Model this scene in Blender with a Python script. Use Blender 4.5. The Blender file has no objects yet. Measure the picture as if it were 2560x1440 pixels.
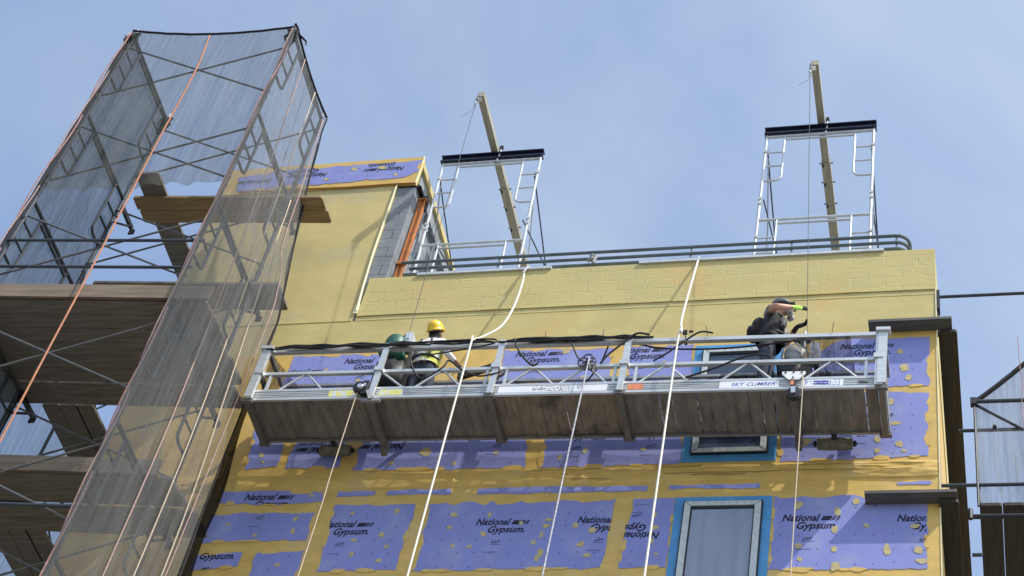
import bpy, bmesh, math, random
from mathutils import Vector, Matrix, noise
random.seed(7)
sc = bpy.context.scene
col = sc.collection
V = Vector
# ------------------------------------------------------------------ camera
cam_d = bpy.data.cameras.new('camera'); cam = bpy.data.objects.new('camera', cam_d); col.objects.link(cam)
cam_d.sensor_width = 36; cam_d.lens = 62.343; cam_d.clip_start = 0.1; cam_d.clip_end = 5000
yaw, pit, rol = (math.radians(a) for a in (-22.604149, 48.616408, 14.462907))
fw = V((math.sin(yaw)*math.cos(pit), math.cos(yaw)*math.cos(pit), math.sin(pit)))
r0 = V((math.cos(yaw), -math.sin(yaw), 0)); u0 = r0.cross(fw)
rt = r0*math.cos(rol) + u0*math.sin(rol); up = u0*math.cos(rol) - r0*math.sin(rol)
cam.matrix_world = Matrix(((rt.x, up.x, -fw.x, 0), (rt.y, up.y, -fw.y, -14.5065), (rt.z, up.z, -fw.z, 1.6), (0, 0, 0, 1)))
sc.camera = cam
# ------------------------------------------------------------------ sun, sky, exposure
SUN = V((2.1, -1.0, 3.2)).normalized()
sd = bpy.data.lights.new('sun', 'SUN'); sd.energy = 2.6; sd.angle = math.radians(0.5); sd.color = (1.0, 0.95, 0.86)
so = bpy.data.objects.new('sun', sd); col.objects.link(so); so.location = (20, -10, 40)
so.rotation_euler = SUN.to_track_quat('Z', 'Y').to_euler()
w = bpy.data.worlds.new('World'); sc.world = w; w.use_nodes = True
nt = w.node_tree; N = nt.nodes; L = nt.links; N.clear()
sky = N.new('ShaderNodeTexSky'); sky.sky_type = 'NISHITA'; sky.sun_disc = False
sky.sun_elevation = math.asin(SUN.z); sky.sun_rotation = math.atan2(SUN.x, SUN.y)
sky.air_density = 1.0; sky.dust_density = 1.9; sky.ozone_density = 1.0
tc = N.new('ShaderNodeTexCoord'); mp = N.new('ShaderNodeMapping'); mp.inputs['Scale'].default_value = (1.0, 1.1, 1.2)
mp.inputs['Location'].default_value = (0.55, 0.2, 0.1)
nz = N.new('ShaderNodeTexNoise'); nz.inputs['Scale'].default_value = 3.2; nz.inputs['Detail'].default_value = 6; nz.inputs['Roughness'].default_value = 0.52
nz.inputs['Distortion'].default_value = 0.5
rp = N.new('ShaderNodeValToRGB'); rp.color_ramp.elements[0].position = 0.40; rp.color_ramp.elements[1].position = 0.70
rp.color_ramp.elements[0].color = (0.10, 0.10, 0.10, 1); rp.color_ramp.elements[1].color = (0.48, 0.48, 0.48, 1)
mx = N.new('ShaderNodeMixRGB'); mx.inputs[2].default_value = (2.6, 3.0, 3.4, 1)
bg = N.new('ShaderNodeBackground'); bg.inputs['Strength'].default_value = 0.15
ow = N.new('ShaderNodeOutputWorld')
L.new(tc.outputs['Generated'], mp.inputs['Vector']); L.new(mp.outputs[0], nz.inputs['Vector']); L.new(nz.outputs['Fac'], rp.inputs[0])
L.new(rp.outputs[0], mx.inputs[0]); L.new(sky.outputs[0], mx.inputs[1]); L.new(mx.outputs[0], bg.inputs['Color']); L.new(bg.outputs[0], ow.inputs[0])
sc.view_settings.view_transform = 'Standard'; sc.view_settings.look = 'None'; sc.view_settings.gamma = 1
sc.view_settings.exposure = 0.86
sc.cycles.transparent_max_bounces = 24

# ------------------------------------------------------------------ materials
def mat(name, c, rough=0.6, metal=0.0, var=0.12, scale=6.0, stretch=(1, 1, 1), bump=0.0, bscale=30.0, spots=None):
    m = bpy.data.materials.new(name); m.use_nodes = True
    t = m.node_tree; n = t.nodes; l = t.links; b = n['Principled BSDF']
    b.inputs['Roughness'].default_value = rough; b.inputs['Metallic'].default_value = metal
    co = n.new('ShaderNodeTexCoord'); ma = n.new('ShaderNodeMapping'); ma.inputs['Scale'].default_value = stretch
    l.new(co.outputs['Object'], ma.inputs[0])
    no = n.new('ShaderNodeTexNoise'); no.inputs['Scale'].default_value = scale; no.inputs['Detail'].default_value = 6
    l.new(ma.outputs[0], no.inputs['Vector'])
    r = n.new('ShaderNodeValToRGB'); r.color_ramp.elements[0].position = 0.3; r.color_ramp.elements[1].position = 0.7
    r.color_ramp.elements[0].color = (*[x*(1-var) for x in c], 1); r.color_ramp.elements[1].color = (*[min(1, x*(1+var)) for x in c], 1)
    l.new(no.outputs['Fac'], r.inputs[0]); out = r.outputs[0]
    if spots:
        n2 = n.new('ShaderNodeTexNoise'); n2.inputs['Scale'].default_value = spots[1]; n2.inputs['Detail'].default_value = 4; l.new(co.outputs['Object'], n2.inputs['Vector'])
        r2 = n.new('ShaderNodeValToRGB'); r2.color_ramp.elements[0].position = spots[2]; r2.color_ramp.elements[1].position = spots[2]+spots[3]
        l.new(n2.outputs['Fac'], r2.inputs[0])
        x = n.new('ShaderNodeMixRGB'); x.inputs[2].default_value = (*spots[0], 1); l.new(r2.outputs[0], x.inputs[0]); l.new(out, x.inputs[1]); out = x.outputs[0]
    l.new(out, b.inputs['Base Color'])
    if bump:
        nb = n.new('ShaderNodeTexNoise'); nb.inputs['Scale'].default_value = bscale; nb.inputs['Detail'].default_value = 5; l.new(ma.outputs[0], nb.inputs['Vector'])
        bp = n.new('ShaderNodeBump'); bp.inputs['Strength'].default_value = 1; bp.inputs['Distance'].default_value = bump
        l.new(nb.outputs['Fac'], bp.inputs['Height']); l.new(bp.outputs[0], b.inputs['Normal'])
    return m
def block_mat(name, c, mortar, grout=0.012, jitter=0.02, var=0.1, scale=3.0, bump=0.01, spots=None, offz=0.0):
    """Concrete block coursing (0.406 x 0.203 m) in object x/z with worn, uneven joints."""
    m = mat(name, c, 0.75, 0, var, scale, spots=spots)
    t = m.node_tree; n = t.nodes; l = t.links; b = n['Principled BSDF']
    co = n.new('ShaderNodeTexCoord'); sx = n.new('ShaderNodeSeparateXYZ'); l.new(co.outputs['Object'], sx.inputs[0])
    ad = n.new('ShaderNodeMath'); ad.operation = 'ADD'; l.new(sx.outputs['X'], ad.inputs[0]); l.new(sx.outputs['Y'], ad.inputs[1])
    cb = n.new('ShaderNodeCombineXYZ'); l.new(ad.outputs[0], cb.inputs[0])
    az = n.new('ShaderNodeMath'); az.operation = 'ADD'; az.inputs[1].default_value = offz; l.new(sx.outputs['Z'], az.inputs[0]); l.new(az.outputs[0], cb.inputs[1])
    no = n.new('ShaderNodeTexNoise'); no.inputs['Scale'].default_value = 7; no.inputs['Detail'].default_value = 3; l.new(co.outputs['Object'], no.inputs['Vector'])
    vm = n.new('ShaderNodeVectorMath'); vm.operation = 'SCALE'; vm.inputs['Scale'].default_value = jitter; l.new(no.outputs['Color'], vm.inputs[0])
    va = n.new('ShaderNodeVectorMath'); l.new(cb.outputs[0], va.inputs[0]); l.new(vm.outputs[0], va.inputs[1])
    br = n.new('ShaderNodeTexBrick'); br.inputs['Scale'].default_value = 1; br.inputs['Brick Width'].default_value = 0.4064; br.inputs['Row Height'].default_value = 0.2032
    br.inputs['Mortar Size'].default_value = grout; br.inputs['Mortar Smooth'].default_value = 0.4
    l.new(va.outputs[0], br.inputs['Vector'])
    n3 = n.new('ShaderNodeTexNoise'); n3.inputs['Scale'].default_value = 2.3; n3.inputs['Detail'].default_value = 5; l.new(co.outputs['Object'], n3.inputs['Vector'])
    r3 = n.new('ShaderNodeValToRGB'); r3.color_ramp.elements[0].position = 0.42; r3.color_ramp.elements[1].position = 0.62; l.new(n3.outputs['Fac'], r3.inputs[0])
    mu = n.new('ShaderNodeMath'); mu.operation = 'MULTIPLY'; l.new(br.outputs['Fac'], mu.inputs[0]); l.new(r3.outputs[0], mu.inputs[1])
    x = n.new('ShaderNodeMixRGB'); x.inputs[2].default_value = (*mortar, 1)
    src = b.inputs['Base Color'].links[0].from_socket
    l.new(mu.outputs[0], x.inputs[0]); l.new(src, x.inputs[1]); l.new(x.outputs[0], b.inputs['Base Color'])
    n4 = n.new('ShaderNodeTexNoise'); n4.inputs['Scale'].default_value = 18; n4.inputs['Detail'].default_value = 6; l.new(co.outputs['Object'], n4.inputs['Vector'])
    ml = n.new('ShaderNodeMath'); ml.operation = 'MULTIPLY_ADD'; ml.inputs[1].default_value = -1.0; l.new(mu.outputs[0], ml.inputs[0])
    m4 = n.new('ShaderNodeMath'); m4.operation = 'MULTIPLY'; m4.inputs[1].default_value = 0.45; l.new(n4.outputs['Fac'], m4.inputs[0]); l.new(m4.outputs[0], ml.inputs[2])
    bp = n.new('ShaderNodeBump'); bp.inputs['Strength'].default_value = 1; bp.inputs['Distance'].default_value = bump
    l.new(ml.outputs[0], bp.inputs['Height']); l.new(bp.outputs[0], b.inputs['Normal'])
    return m
def net_mat(name, c, dens, streak):
    m = bpy.data.materials.new(name); m.use_nodes = True
    t = m.node_tree; n = t.nodes; l = t.links; n.clear()
    o = n.new('ShaderNodeOutputMaterial'); mixs = n.new('ShaderNodeMixShader'); tr = n.new('ShaderNodeBsdfTransparent')
    df = n.new('ShaderNodeBsdfDiffuse'); df.inputs[0].default_value = (*c, 1)
    tl = n.new('ShaderNodeBsdfTranslucent'); tl.inputs[0].default_value = (*c, 1)
    m2 = n.new('ShaderNodeMixShader'); m2.inputs[0].default_value = 0.5; l.new(df.outputs[0], m2.inputs[1]); l.new(tl.outputs[0], m2.inputs[2])
    co = n.new('ShaderNodeTexCoord'); ma = n.new('ShaderNodeMapping'); ma.inputs['Scale'].default_value = (15, 15, 0.55); l.new(co.outputs['Object'], ma.inputs[0])
    no = n.new('ShaderNodeTexNoise'); no.inputs['Scale'].default_value = 1.6; no.inputs['Detail'].default_value = 7; no.inputs['Roughness'].default_value = .62; l.new(ma.outputs[0], no.inputs['Vector'])
    mr = n.new('ShaderNodeMapRange'); mr.inputs[1].default_value = 0.3; mr.inputs[2].default_value = 0.72
    mr.inputs[3].default_value = max(0, dens-streak); mr.inputs[4].default_value = min(1, dens+streak); l.new(no.outputs['Fac'], mr.inputs[0])
    l.new(mr.outputs[0], mixs.inputs[0]); l.new(tr.outputs[0], mixs.inputs[1]); l.new(m2.outputs[0], mixs.inputs[2]); l.new(mixs.outputs[0], o.inputs[0])
    return m
M = {}
M['pale'] = block_mat('pale_membrane_blocks', (.52, .445, .185), (.57, .495, .21), 0.009, 0.06, 0.06, 1.6, 0.008, ((.56, .43, .17), 1.1, .55, .12))
M['pale_flat'] = mat('pale_membrane', (.535, .45, .182), .7, 0, .09, 1.9, (1, 1, 1.6), .0035, 6, ((.57, .43, .16), .9, .52, .1))
M['pent'] = mat('warm_membrane', (.57, .465, .195), .7, 0, .08, 1.6, (1, 1, 1.4), .004, 5, ((.50, .44, .22), 1.4, .52, .12))
M['tape'] = mat('yellow_membrane', (.64, .43, .115), .55, 0, .12, 4, (1, 1, 1.8), .003, 8, ((.62, .44, .16), 1.7, .55, .1))
M['daub'] = mat('yellow_sealant', (.50, .41, .20), .6, 0, .16, 14, bump=.001, bscale=30)
M['purple'] = mat('purple_board', (.238, .268, .59), .75, 0, .07, 1.8, bump=.001, bscale=60, spots=((.29, .32, .58), 2.7, .52, .16))
M['ink'] = mat('dark_blue_ink', (.010, .010, .035), .7, 0, .1, 20)
M['blue'] = mat('blue_flashing', (.075, .30, .60), .45, 0, .12, 4, bump=.003, bscale=9)
M['white'] = mat('white_frame', (.52, .57, .57), .45, 0, .10, 14)
M['gasket'] = mat('black_gasket', (.012, .014, .02), .5, 0, .1, 8)
M['glass'] = mat('film_sky_glass', (.27, .32, .42), .32, 0, .14, 1.6, (5, 5, .5))  # window film and reflected sky are put into the grey-blue base colour
M['dglass'] = mat('dark_glass', (.05, .07, .11), .06, 0, .2, 2)
M['bead'] = mat('cream_bead', (.80, .76, .48), .6, 0, .06, 6)
M['bare'] = block_mat('bare_blocks', (.20, .225, .245), (.10, .11, .12), 0.010, 0.012, .16, 5, .01)
M['bare2'] = mat('grey_board', (.26, .29, .31), .7, 0, .3, 2.2, (6, 6, .6), .006, 14)
M['rust'] = mat('rust_primer', (.46, .17, .045), .6, .1, .22, 9, bump=.002)
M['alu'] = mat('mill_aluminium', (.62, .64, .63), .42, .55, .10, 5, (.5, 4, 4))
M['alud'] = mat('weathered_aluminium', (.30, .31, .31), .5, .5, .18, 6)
M['under'] = mat('dark_aluminium', (.17, .165, .155), .6, .2, .2, 6)  # darker aluminium tone for cross members and stirrups
M['plankg'] = mat('grey_plank', (.105, .105, .098), .8, 0, .25, 3, (.6, 7, 7), .002, 20)
M['galv'] = mat('galvanised_tube', (.55, .58, .60), .45, .3, .12, 9)
M['steel'] = mat('dark_scaffold_steel', (.040, .050, .062), .5, .0, .25, 8)
M['brace'] = mat('grey_brace_tube', (.115, .12, .118), .5, .1, .2, 8)
M['rail'] = mat('grey_painted_pipe', (.10, .13, .14), .45, .2, .2, 6)
M['navy'] = mat('navy_painted_beam', (.018, .024, .055), .4, .1, .2, 6)
M['black'] = mat('black_rubber', (.012, .012, .013), .55, 0, .3, 12)
M['dark'] = mat('dark_cloth', (.016, .016, .018), .9, 0, .4, 10)
M['deck2'] = mat('brown_deck_boards', (.235, .20, .155), .75, 0, .25, 3, (6, 1.5, 1.5), .002, 20, ((.10, .09, .08), 2.2, .55, .1))
M['deck'] = mat('deck_boards', (.185, .176, .16), .7, 0, .3, 2.5, (5, 1.2, 1.5), .002, 20)
M['plank'] = mat('scaffold_plank', (.185, .168, .146), .8, 0, .28, 3, (.6, 7, 7), .002, 20)
M['plankf'] = mat('warm_brown_plank', (.29, .205, .11), .75, 0, .25, 3, (.6, 7, 7), .002, 20)  # lighter, warmer brown than the other planks
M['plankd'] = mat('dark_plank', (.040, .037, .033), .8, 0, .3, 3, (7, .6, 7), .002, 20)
M['toe'] = mat('toe_board_wood', (.20, .155, .11), .75, 0, .3, 2, (.6, 7, 7), .002, 20)
M['beam'] = mat('weathered_beam', (.36, .34, .27), .6, .1, .22, 3, (8, .6, 8), .002, 30)
M['rope_w'] = mat('white_rope', (.80, .77, .66), .8, 0, .06, 60)
M['rope_o'] = mat('orange_rope', (.45, .20, .11), .85, 0, .15, 30)
M['rope_p'] = mat('pink_rope', (.36, .20, .19), .85, 0, .25, 30)
M['rope_p2'] = mat('faded_rope', (.40, .27, .24), .85, 0, .2, 30)
M['rope_t'] = mat('tan_rope', (.55, .46, .34), .85, 0, .15, 30)
M['rope_g'] = mat('grey_rope', (.45, .45, .50), .8, 0, .4, 40)
M['wire'] = mat('steel_wire', (.10, .105, .10), .8, 0, .15, 40)
M['net'] = net_mat('mesh_net', (.17, .175, .165), .47, .15)
M['net2'] = net_mat('side_mesh_net', (.25, .26, .265), .53, .20)
M['selv'] = net_mat('black_net_selvedge', (.012, .012, .013), .93, .06)
M['neti'] = net_mat('thin_black_net', (.02, .02, .025), .50, .12)
M['crack'] = mat('dark_crease', (.16, .10, .02), .8, 0, .2, 9)
M['netl'] = net_mat('dense_mesh_net', (.11, .125, .14), .72, .14)
M['netd'] = net_mat('black_mesh_net', (.03, .03, .035), .62, .25)
M['netr'] = net_mat('pale_mesh_net', (.30, .31, .33), .45, .22)
M['ygreen'] = mat('green_motor_cover', (.018, .10, .07), .5, .1, .35, 9, spots=((.06, .17, .14), 20, .55, .05))
M['chrome'] = mat('bright_metal', (.72, .72, .70), .22, .85, .1, 8)
M['skin'] = mat('skin', (.50, .27, .19), .55, 0, .12, 9)
M['skin_dark'] = mat('brown_skin', (.22, .11, .07), .55, 0, .12, 9)
M['hair'] = mat('black_hair', (.012, .010, .010), .7, 0, .2, 20)
M['shirt'] = mat('white_shirt', (.74, .73, .74), .85, 0, .08, 6)
M['hivis'] = mat('yellow_hivis', (.50, .50, .09), .8, 0, .25, 12, spots=((.60, .60, .58), 9, .5, .03))
M['camo'] = mat('grey_camo', (.12, .12, .11), .9, 0, .1, 5, spots=((.36, .36, .33), 13, .5, .05))
M['jeans'] = mat('dark_trousers', (.035, .042, .065), .9, 0, .3, 8)
M['boot'] = mat('work_boot', (.05, .035, .025), .7, 0, .3, 8)
M['yhat'] = mat('yellow_helmet', (.84, .55, .03), .3, 0, .03, 4)
M['ghat'] = mat('grey_helmet', (.085, .09, .095), .28, 0, .1, 4)
M['lime'] = mat('lime_glove', (.42, .80, .10), .8, 0, .1, 12)
M['resp'] = mat('respirator', (.38, .38, .38), .5, 0, .2, 40)
M['roller'] = mat('foam_roller', (.15, .15, .11), .9, 0, .35, 14, bump=.006, bscale=30)
M['s_yel'] = mat('yellow_sticker', (.74, .68, .16), .5, 0, .2, 9, (3, 1, 8), spots=((.64, .66, .62), 16, .47, .06))
M['s_wht'] = mat('white_sticker', (.82, .84, .86), .5, 0, .04, 9)
M['s_org'] = mat('orange_sticker', (.70, .25, .12), .5, 0, .2, 9)
M['s_blu'] = mat('blue_print', (.08, .10, .42), .5, 0, .1, 9)
M['ground'] = mat('ground_asphalt', (.14, .135, .125), .9, 0, .25, .6, bump=.01, bscale=40)
M['roof'] = mat('roof_membrane', (.30, .30, .28), .8, 0, .15, 1.0)

# ------------------------------------------------------------------ mesh builder
ORG = {}
class MB:
    def __init__(s): s.v = []; s.f = []; s.mi = []; s.k = 0
    def face(s, pts):
        i = len(s.v); s.v += [V(p) for p in pts]; s.f.append(tuple(range(i, i+len(pts)))); s.mi.append(s.k)
    def add(s, vs, fs):
        i = len(s.v); s.v += [V(p) for p in vs]
        for f in fs: s.f.append(tuple(a+i for a in f)); s.mi.append(s.k)
    def box(s, c, d, R=None):
        c = V(c); q = []
        for x in (-.5, .5):
            for y in (-.5, .5):
                for z in (-.5, .5):
                    p = V((x*d[0], y*d[1], z*d[2]))
                    q.append(c+(R @ p if R else p))
        s.add(q, [(0, 1, 3, 2), (4, 6, 7, 5), (0, 4, 5, 1), (2, 3, 7, 6), (0, 2, 6, 4), (1, 5, 7, 3)])
    def bb(s, a, b): s.box([(a[i]+b[i])/2 for i in range(3)], [abs(b[i]-a[i]) for i in range(3)])
    def bar(s, p, q, wd, h, upv=(0, 0, 1)):
        p, q = V(p), V(q); d = q-p; ln = d.length; d.normalize()
        upv = V(upv)
        if abs(d.dot(upv)) > .98: upv = V((0, 1, 0))
        x = d.cross(upv).normalized(); z = x.cross(d)
        R = Matrix((x, d, z)).transposed(); s.box((p+q)/2, (wd, ln, h), R)
    def tube(s, p, q, r, n=8): s.path([p, q], r, n)
    def path(s, pts, r, n=6, closed=False):
        pts = [V(p) for p in pts]; m = len(pts); rs = r if isinstance(r, (list, tuple)) else [r]*m
        i0 = len(s.v); prev = None
        for i, p in enumerate(pts):
            d = (pts[min(i+1, m-1)]-pts[max(i-1, 0)]).normalized()
            if prev is None:
                a = V((0, 0, 1)) if abs(d.z) < .9 else V((1, 0, 0)); x = d.cross(a).normalized()
            else: x = (prev-d*prev.dot(d)).normalized()
            prev = x; y = d.cross(x)
            for k in range(n):
                t = 2*math.pi*k/n; s.v.append(p+(x*math.cos(t)+y*math.sin(t))*rs[i])
        for i in range(m-1):
            for k in range(n):
                a = i0+i*n+k; b = i0+i*n+(k+1) % n; s.f.append((a, b, b+n, a+n)); s.mi.append(s.k)
        s.f.append(tuple(range(i0, i0+n))[::-1]); s.mi.append(s.k)
        s.f.append(tuple(range(i0+(m-1)*n, i0+m*n))); s.mi.append(s.k)
    def prism(s, poly, vec):
        vec = V(vec); a = [V(p) for p in poly]; n = len(a); i = len(s.v); s.v += a+[p+vec for p in a]
        s.f.append(tuple(range(i, i+n))); s.f.append(tuple(range(i+n, i+2*n))[::-1]); s.mi += [s.k]*2
        for k in range(n):
            j = (k+1) % n; s.f.append((i+k, i+n+k, i+n+j, i+j)); s.mi.append(s.k)
    def lathe(s, prof, c, ax=(0, 0, 1), n=16, sx=1.0, sy=1.0):
        c = V(c); ax = V(ax).normalized(); a = V((1, 0, 0)) if abs(ax.x) < .9 else V((0, 1, 0))
        x = (a-ax*a.dot(ax)).normalized(); y = ax.cross(x); i0 = len(s.v); m = len(prof)
        for (r, h) in prof:
            for k in range(n):
                t = 2*math.pi*k/n; s.v.append(c+ax*h+(x*math.cos(t)*sx+y*math.sin(t)*sy)*r)
        for i in range(m-1):
            for k in range(n):
                p = i0+i*n+k; q = i0+i*n+(k+1) % n; s.f.append((p, q, q+n, p+n)); s.mi.append(s.k)
        s.f.append(tuple(range(i0, i0+n))[::-1]); s.f.append(tuple(range(i0+(m-1)*n, i0+m*n))); s.mi += [s.k]*2
    def ball(s, c, r, n=12, m=8, sc3=(1, 1, 1)):
        c = V(c); i0 = len(s.v)
        for i in range(m+1):
            ph = math.pi*i/m
            for k in range(n):
                t = 2*math.pi*k/n; s.v.append(c+V((math.sin(ph)*math.cos(t)*r*sc3[0], math.sin(ph)*math.sin(t)*r*sc3[1], math.cos(ph)*r*sc3[2])))
        for i in range(m):
            for k in range(n):
                p = i0+i*n+k; q = i0+i*n+(k+1) % n; s.f.append((p, p+n, q+n, q)); s.mi.append(s.k)
    def build(s, name, material, parent=None, smooth=False, origin=None, fix=True):
        o = ORG.get(parent.name, V((0, 0, 0))) if parent else V(origin or (0, 0, 0))
        me = bpy.data.meshes.new(name); me.from_pydata([p-o for p in s.v], [], s.f); me.update()
        for mm in (material if isinstance(material, (list, tuple)) else [material]): me.materials.append(mm)
        if any(s.mi): me.polygons.foreach_set('material_index', s.mi)
        if fix:
            bm = bmesh.new(); bm.from_mesh(me); bmesh.ops.recalc_face_normals(bm, faces=bm.faces); bm.to_mesh(me); bm.free()
        if smooth: me.polygons.foreach_set('use_smooth', [True]*len(me.polygons))
        ob = bpy.data.objects.new(name, me); col.objects.link(ob)
        if parent: ob.parent = parent; ORG[ob.name] = o
        else: ob.location = o; ORG[ob.name] = o
        return ob
def tag(o, label, cat=None, group=None, kind=None):
    o['label'] = label
    if cat: o['category'] = cat
    if group: o['group'] = group
    if kind: o['kind'] = kind
    return o
def thing(name, label, cat, loc, group=None, local=False, rot=(0, 0, 0)):
    o = bpy.data.objects.new(name, None); col.objects.link(o); o.location = loc; o.rotation_euler = rot; o.empty_display_size = .2
    ORG[o.name] = V((0, 0, 0)) if local else V(loc)
    return tag(o, label, cat, group)
def single(name, mb, material, label, cat, group=None, smooth=False):
    xs = [p.x for p in mb.v]; ys = [p.y for p in mb.v]; zs = [p.z for p in mb.v]
    o = mb.build(name, material, None, smooth, ((min(xs)+max(xs))/2, (min(ys)+max(ys))/2, min(zs)))
    return tag(o, label, cat, group)

# ------------------------------------------------------------------ lettering (flat printed letters)
def letters(txt, size, shear=.32, bold=.032, spacing=1.03):
    cu = bpy.data.curves.new('lettering', 'FONT'); cu.body = txt; cu.size = size; cu.shear = shear; cu.offset = bold*size; cu.space_character = spacing
    cu.resolution_u = 3
    ob = bpy.data.objects.new('lettering', cu); col.objects.link(ob)
    dg = bpy.context.evaluated_depsgraph_get(); dg.update()
    me = bpy.data.meshes.new_from_object(ob.evaluated_get(dg))
    vs = [v.co.copy() for v in me.vertices]; fs = [tuple(p.vertices) for p in me.polygons]
    bpy.data.objects.remove(ob); bpy.data.curves.remove(cu); bpy.data.meshes.remove(me)
    return vs, fs
def put_text(mb, txt, x, z, y, width=None, height=.10, flip=False, slope=0.0, clip=None, shear=.32, bold=.032):
    """Letters on a wall facing -y, left end of the baseline at (x, z)."""
    vs, fs = letters(txt, 1.0, shear, bold)
    x0 = min(v.x for v in vs); x1 = max(v.x for v in vs); hz = .70
    kz = height/hz; kx = (width/(x1-x0)) if width else kz
    s = -1 if flip else 1
    out = [V((x+s*(v.x-x0)*kx, y, z+s*v.y*kz+slope*s*(v.x-x0)*kx)) for v in vs]
    if clip:
        bm = bmesh.new(); bv = [bm.verts.new(p) for p in out]
        for f in fs:
            try: bm.faces.new([bv[i] for i in f])
            except ValueError: pass
        for co, no in (((clip[0], 0, 0), (-1, 0, 0)), ((clip[1], 0, 0), (1, 0, 0)), ((0, 0, clip[2]), (0, 0, -1)), ((0, 0, clip[3]), (0, 0, 1))):
            bmesh.ops.bisect_plane(bm, geom=bm.verts[:]+bm.edges[:]+bm.faces[:], plane_co=co, plane_no=no, clear_outer=True)
        bm.verts.index_update(); out = [v.co.copy() for v in bm.verts]; fs = [tuple(v.index for v in f.verts) for f in bm.faces]; bm.free()
    mb.add(out, fs)
    return (x+s*(x1-x0)*kx)
def board_print(mb, x, z, y, flip=False, clip=None, k=1.0, parts='NGE'):
    """The two-line board imprint, 0.62 m wide."""
    s = -1 if flip else 1
    def bars():
        for a, b in ((.425, .53), (.538, .562), (.57, .58), (.592, .615)):
            q = [V((x+s*k*(xx+sh), y, z+s*k*zz)) for xx, zz, sh in ((a, 0.002, 0), (b, 0.002, 0), (b, .066, .028), (a, .066, .028))]
            if clip:
                cl = [p for p in q if clip[0] <= p.x <= clip[1] and clip[2] <= p.z <= clip[3]]
                if len(cl) < 4: continue
            mb.face(q)
    if 'N' in parts:
        put_text(mb, 'National', x, z, y, .42*k, .098*k, flip, 0, clip); bars()
    if 'G' in parts: put_text(mb, 'Gypsum.', x+s*.165*k, z-s*.118*k, y, .44*k, .098*k, flip, 0, clip)
    if 'E' in parts:
        put_text(mb, 'eXP', x+s*.24*k, z-s*.285*k, y, .10*k, .045*k, flip, 0, clip, .2, .012)
        for dx, dz, ln in ((.225, -.305, .13), (.16, -.42, .17)):
            a = x+s*dx*k; b = x+s*(dx+ln)*k; zz = z+s*dz*k; lo, hi = min(a, b), max(a, b)
            if clip: lo = max(lo, clip[0]); hi = min(hi, clip[1])
            if hi-lo > .02 and (not clip or clip[2] < zz < clip[3]): mb.face([(lo, y, zz), (hi, y, zz), (hi, y, zz+.006), (lo, y, zz+.006)])

# ------------------------------------------------------------------ ground
g = MB(); g.face([(-2000, -2000, 0), (2000, -2000, 0), (2000, 2000, 0), (-2000, 2000, 0)])
o = g.build('ground', M['ground']); o['kind'] = 'structure'

# ------------------------------------------------------------------ building
XL, XR = -11.05, -.515
BD = 9.0
bld = thing('building', 'unfinished block building with yellow membrane and purple sheathing boards', 'building', ((XL+XR)/2, 0, 0))
def bpart(name, fn, material, smooth=False, parent=None, label=None):
    mb = MB(); fn(mb); ob = mb.build(name, material, parent or bld, smooth)
    if label: ob['label'] = label
    return ob
ZF = 18.24
bpart('lower_wall', lambda m: m.bb((XL, 0, 0), (XR, BD, ZF)), M['tape'])
bpart('upper_wall', lambda m: m.bb((XL, .004, ZF), (XR, BD, 18.9)), M['pale_flat'])
bpart('parapet', lambda m: (m.bb((-8.14, 0, 18.9), (XR, .2, 19.80)), m.bb((XR-.2, .2, 18.9), (XR, BD, 19.80)), m.bb((-8.14, BD-.2, 18.9), (XR-.2, BD, 19.80))), M['pale'])
bpart('roof_slab', lambda m: m.bb((-8.0, .2, 18.9), (XR-.2, BD-.2, 18.93)), M['roof'])
# ledge where the coursed parapet meets the flat beam below it
def ledge(m):
    x = -8.14; pts = []
    while x < XR:
        x2 = min(XR, x+.11); h = .006+.010*noise.noise(V((x*2, 0, 3)))
        m.bb((x, -.010-h, 18.985+.01*noise.noise(V((x, 5, 0)))), (x2, .0, 19.012+.012*noise.noise(V((x*1.7, 1, 0)))))
        x = x2
bpart('parapet_ledge', ledge, M['pale_flat'])
# stair penthouse at the left end
bpart('penthouse_wall', lambda m: (m.prism([(XL, -.003, 18.9), (-8.19, -.003, 18.9), (-8.215, -.003, 19.5), (-8.225, -.003, 21.96), (XL, -.003, 22.0)], (0, .2, 0)),), M['pent'])
def pent_head(m): (m.bb((XL, -.03, 21.97), (-7.945, .06, 22.62)), m.bb((XL, .06, 21.97), (-8.25, .19, 22.62)))
bpart('penthouse_header', pent_head, M['tape'])
bpart('penthouse_end_wall', lambda m: m.bb((-8.236, .03, 18.93), (-7.93, .24, 21.965)), M['bare'])
bpart('penthouse_side_wall', lambda m: (m.bb((-8.28, .25, 18.93), (-8.08, 3.6, 22.25)),), M['bare'])
bpart('penthouse_back_wall', lambda m: (m.bb((XL, 3.4, 18.9), (-8.29, 3.6, 22.25)), m.bb((XL, .2, 18.9), (XL+.2, 3.39, 22.25))), M['bare'])
def stuff(m):
    for i, (y0, wd, x) in enumerate(((.45, .16, -8.04), (.75, .10, -8.02), (.95, .22, -8.05), (1.35, .08, -8.0), (1.6, .2, -8.05), (1.95, .12, -8.03), (2.3, .25, -8.05))):
        m.bb((x-.03, y0, 18.94), (x, y0+wd, 22.1-.1*(i % 3)))
    for y in (.62, 1.27, 1.88): m.tube((-7.99, y, 18.95), (-7.99, y, 22.1), .02)
bpart('side_wall_boarding', stuff, M['bare2'])
def postf(m):
    m.bb((-7.905, .20, 18.95), (-7.89, .27, 21.86)); m.bb((-7.889, .225, 18.95), (-7.83, .24, 21.86)); m.bb((-7.829, .20, 18.95), (-7.815, .27, 21.84))
    m.box((-7.85, .20, 20.35), (.14, .05, .05)); m.box((-7.86, .24, 21.85), (.14, .12, .02))
bpart('steel_post', postf, M['rust'])
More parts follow.
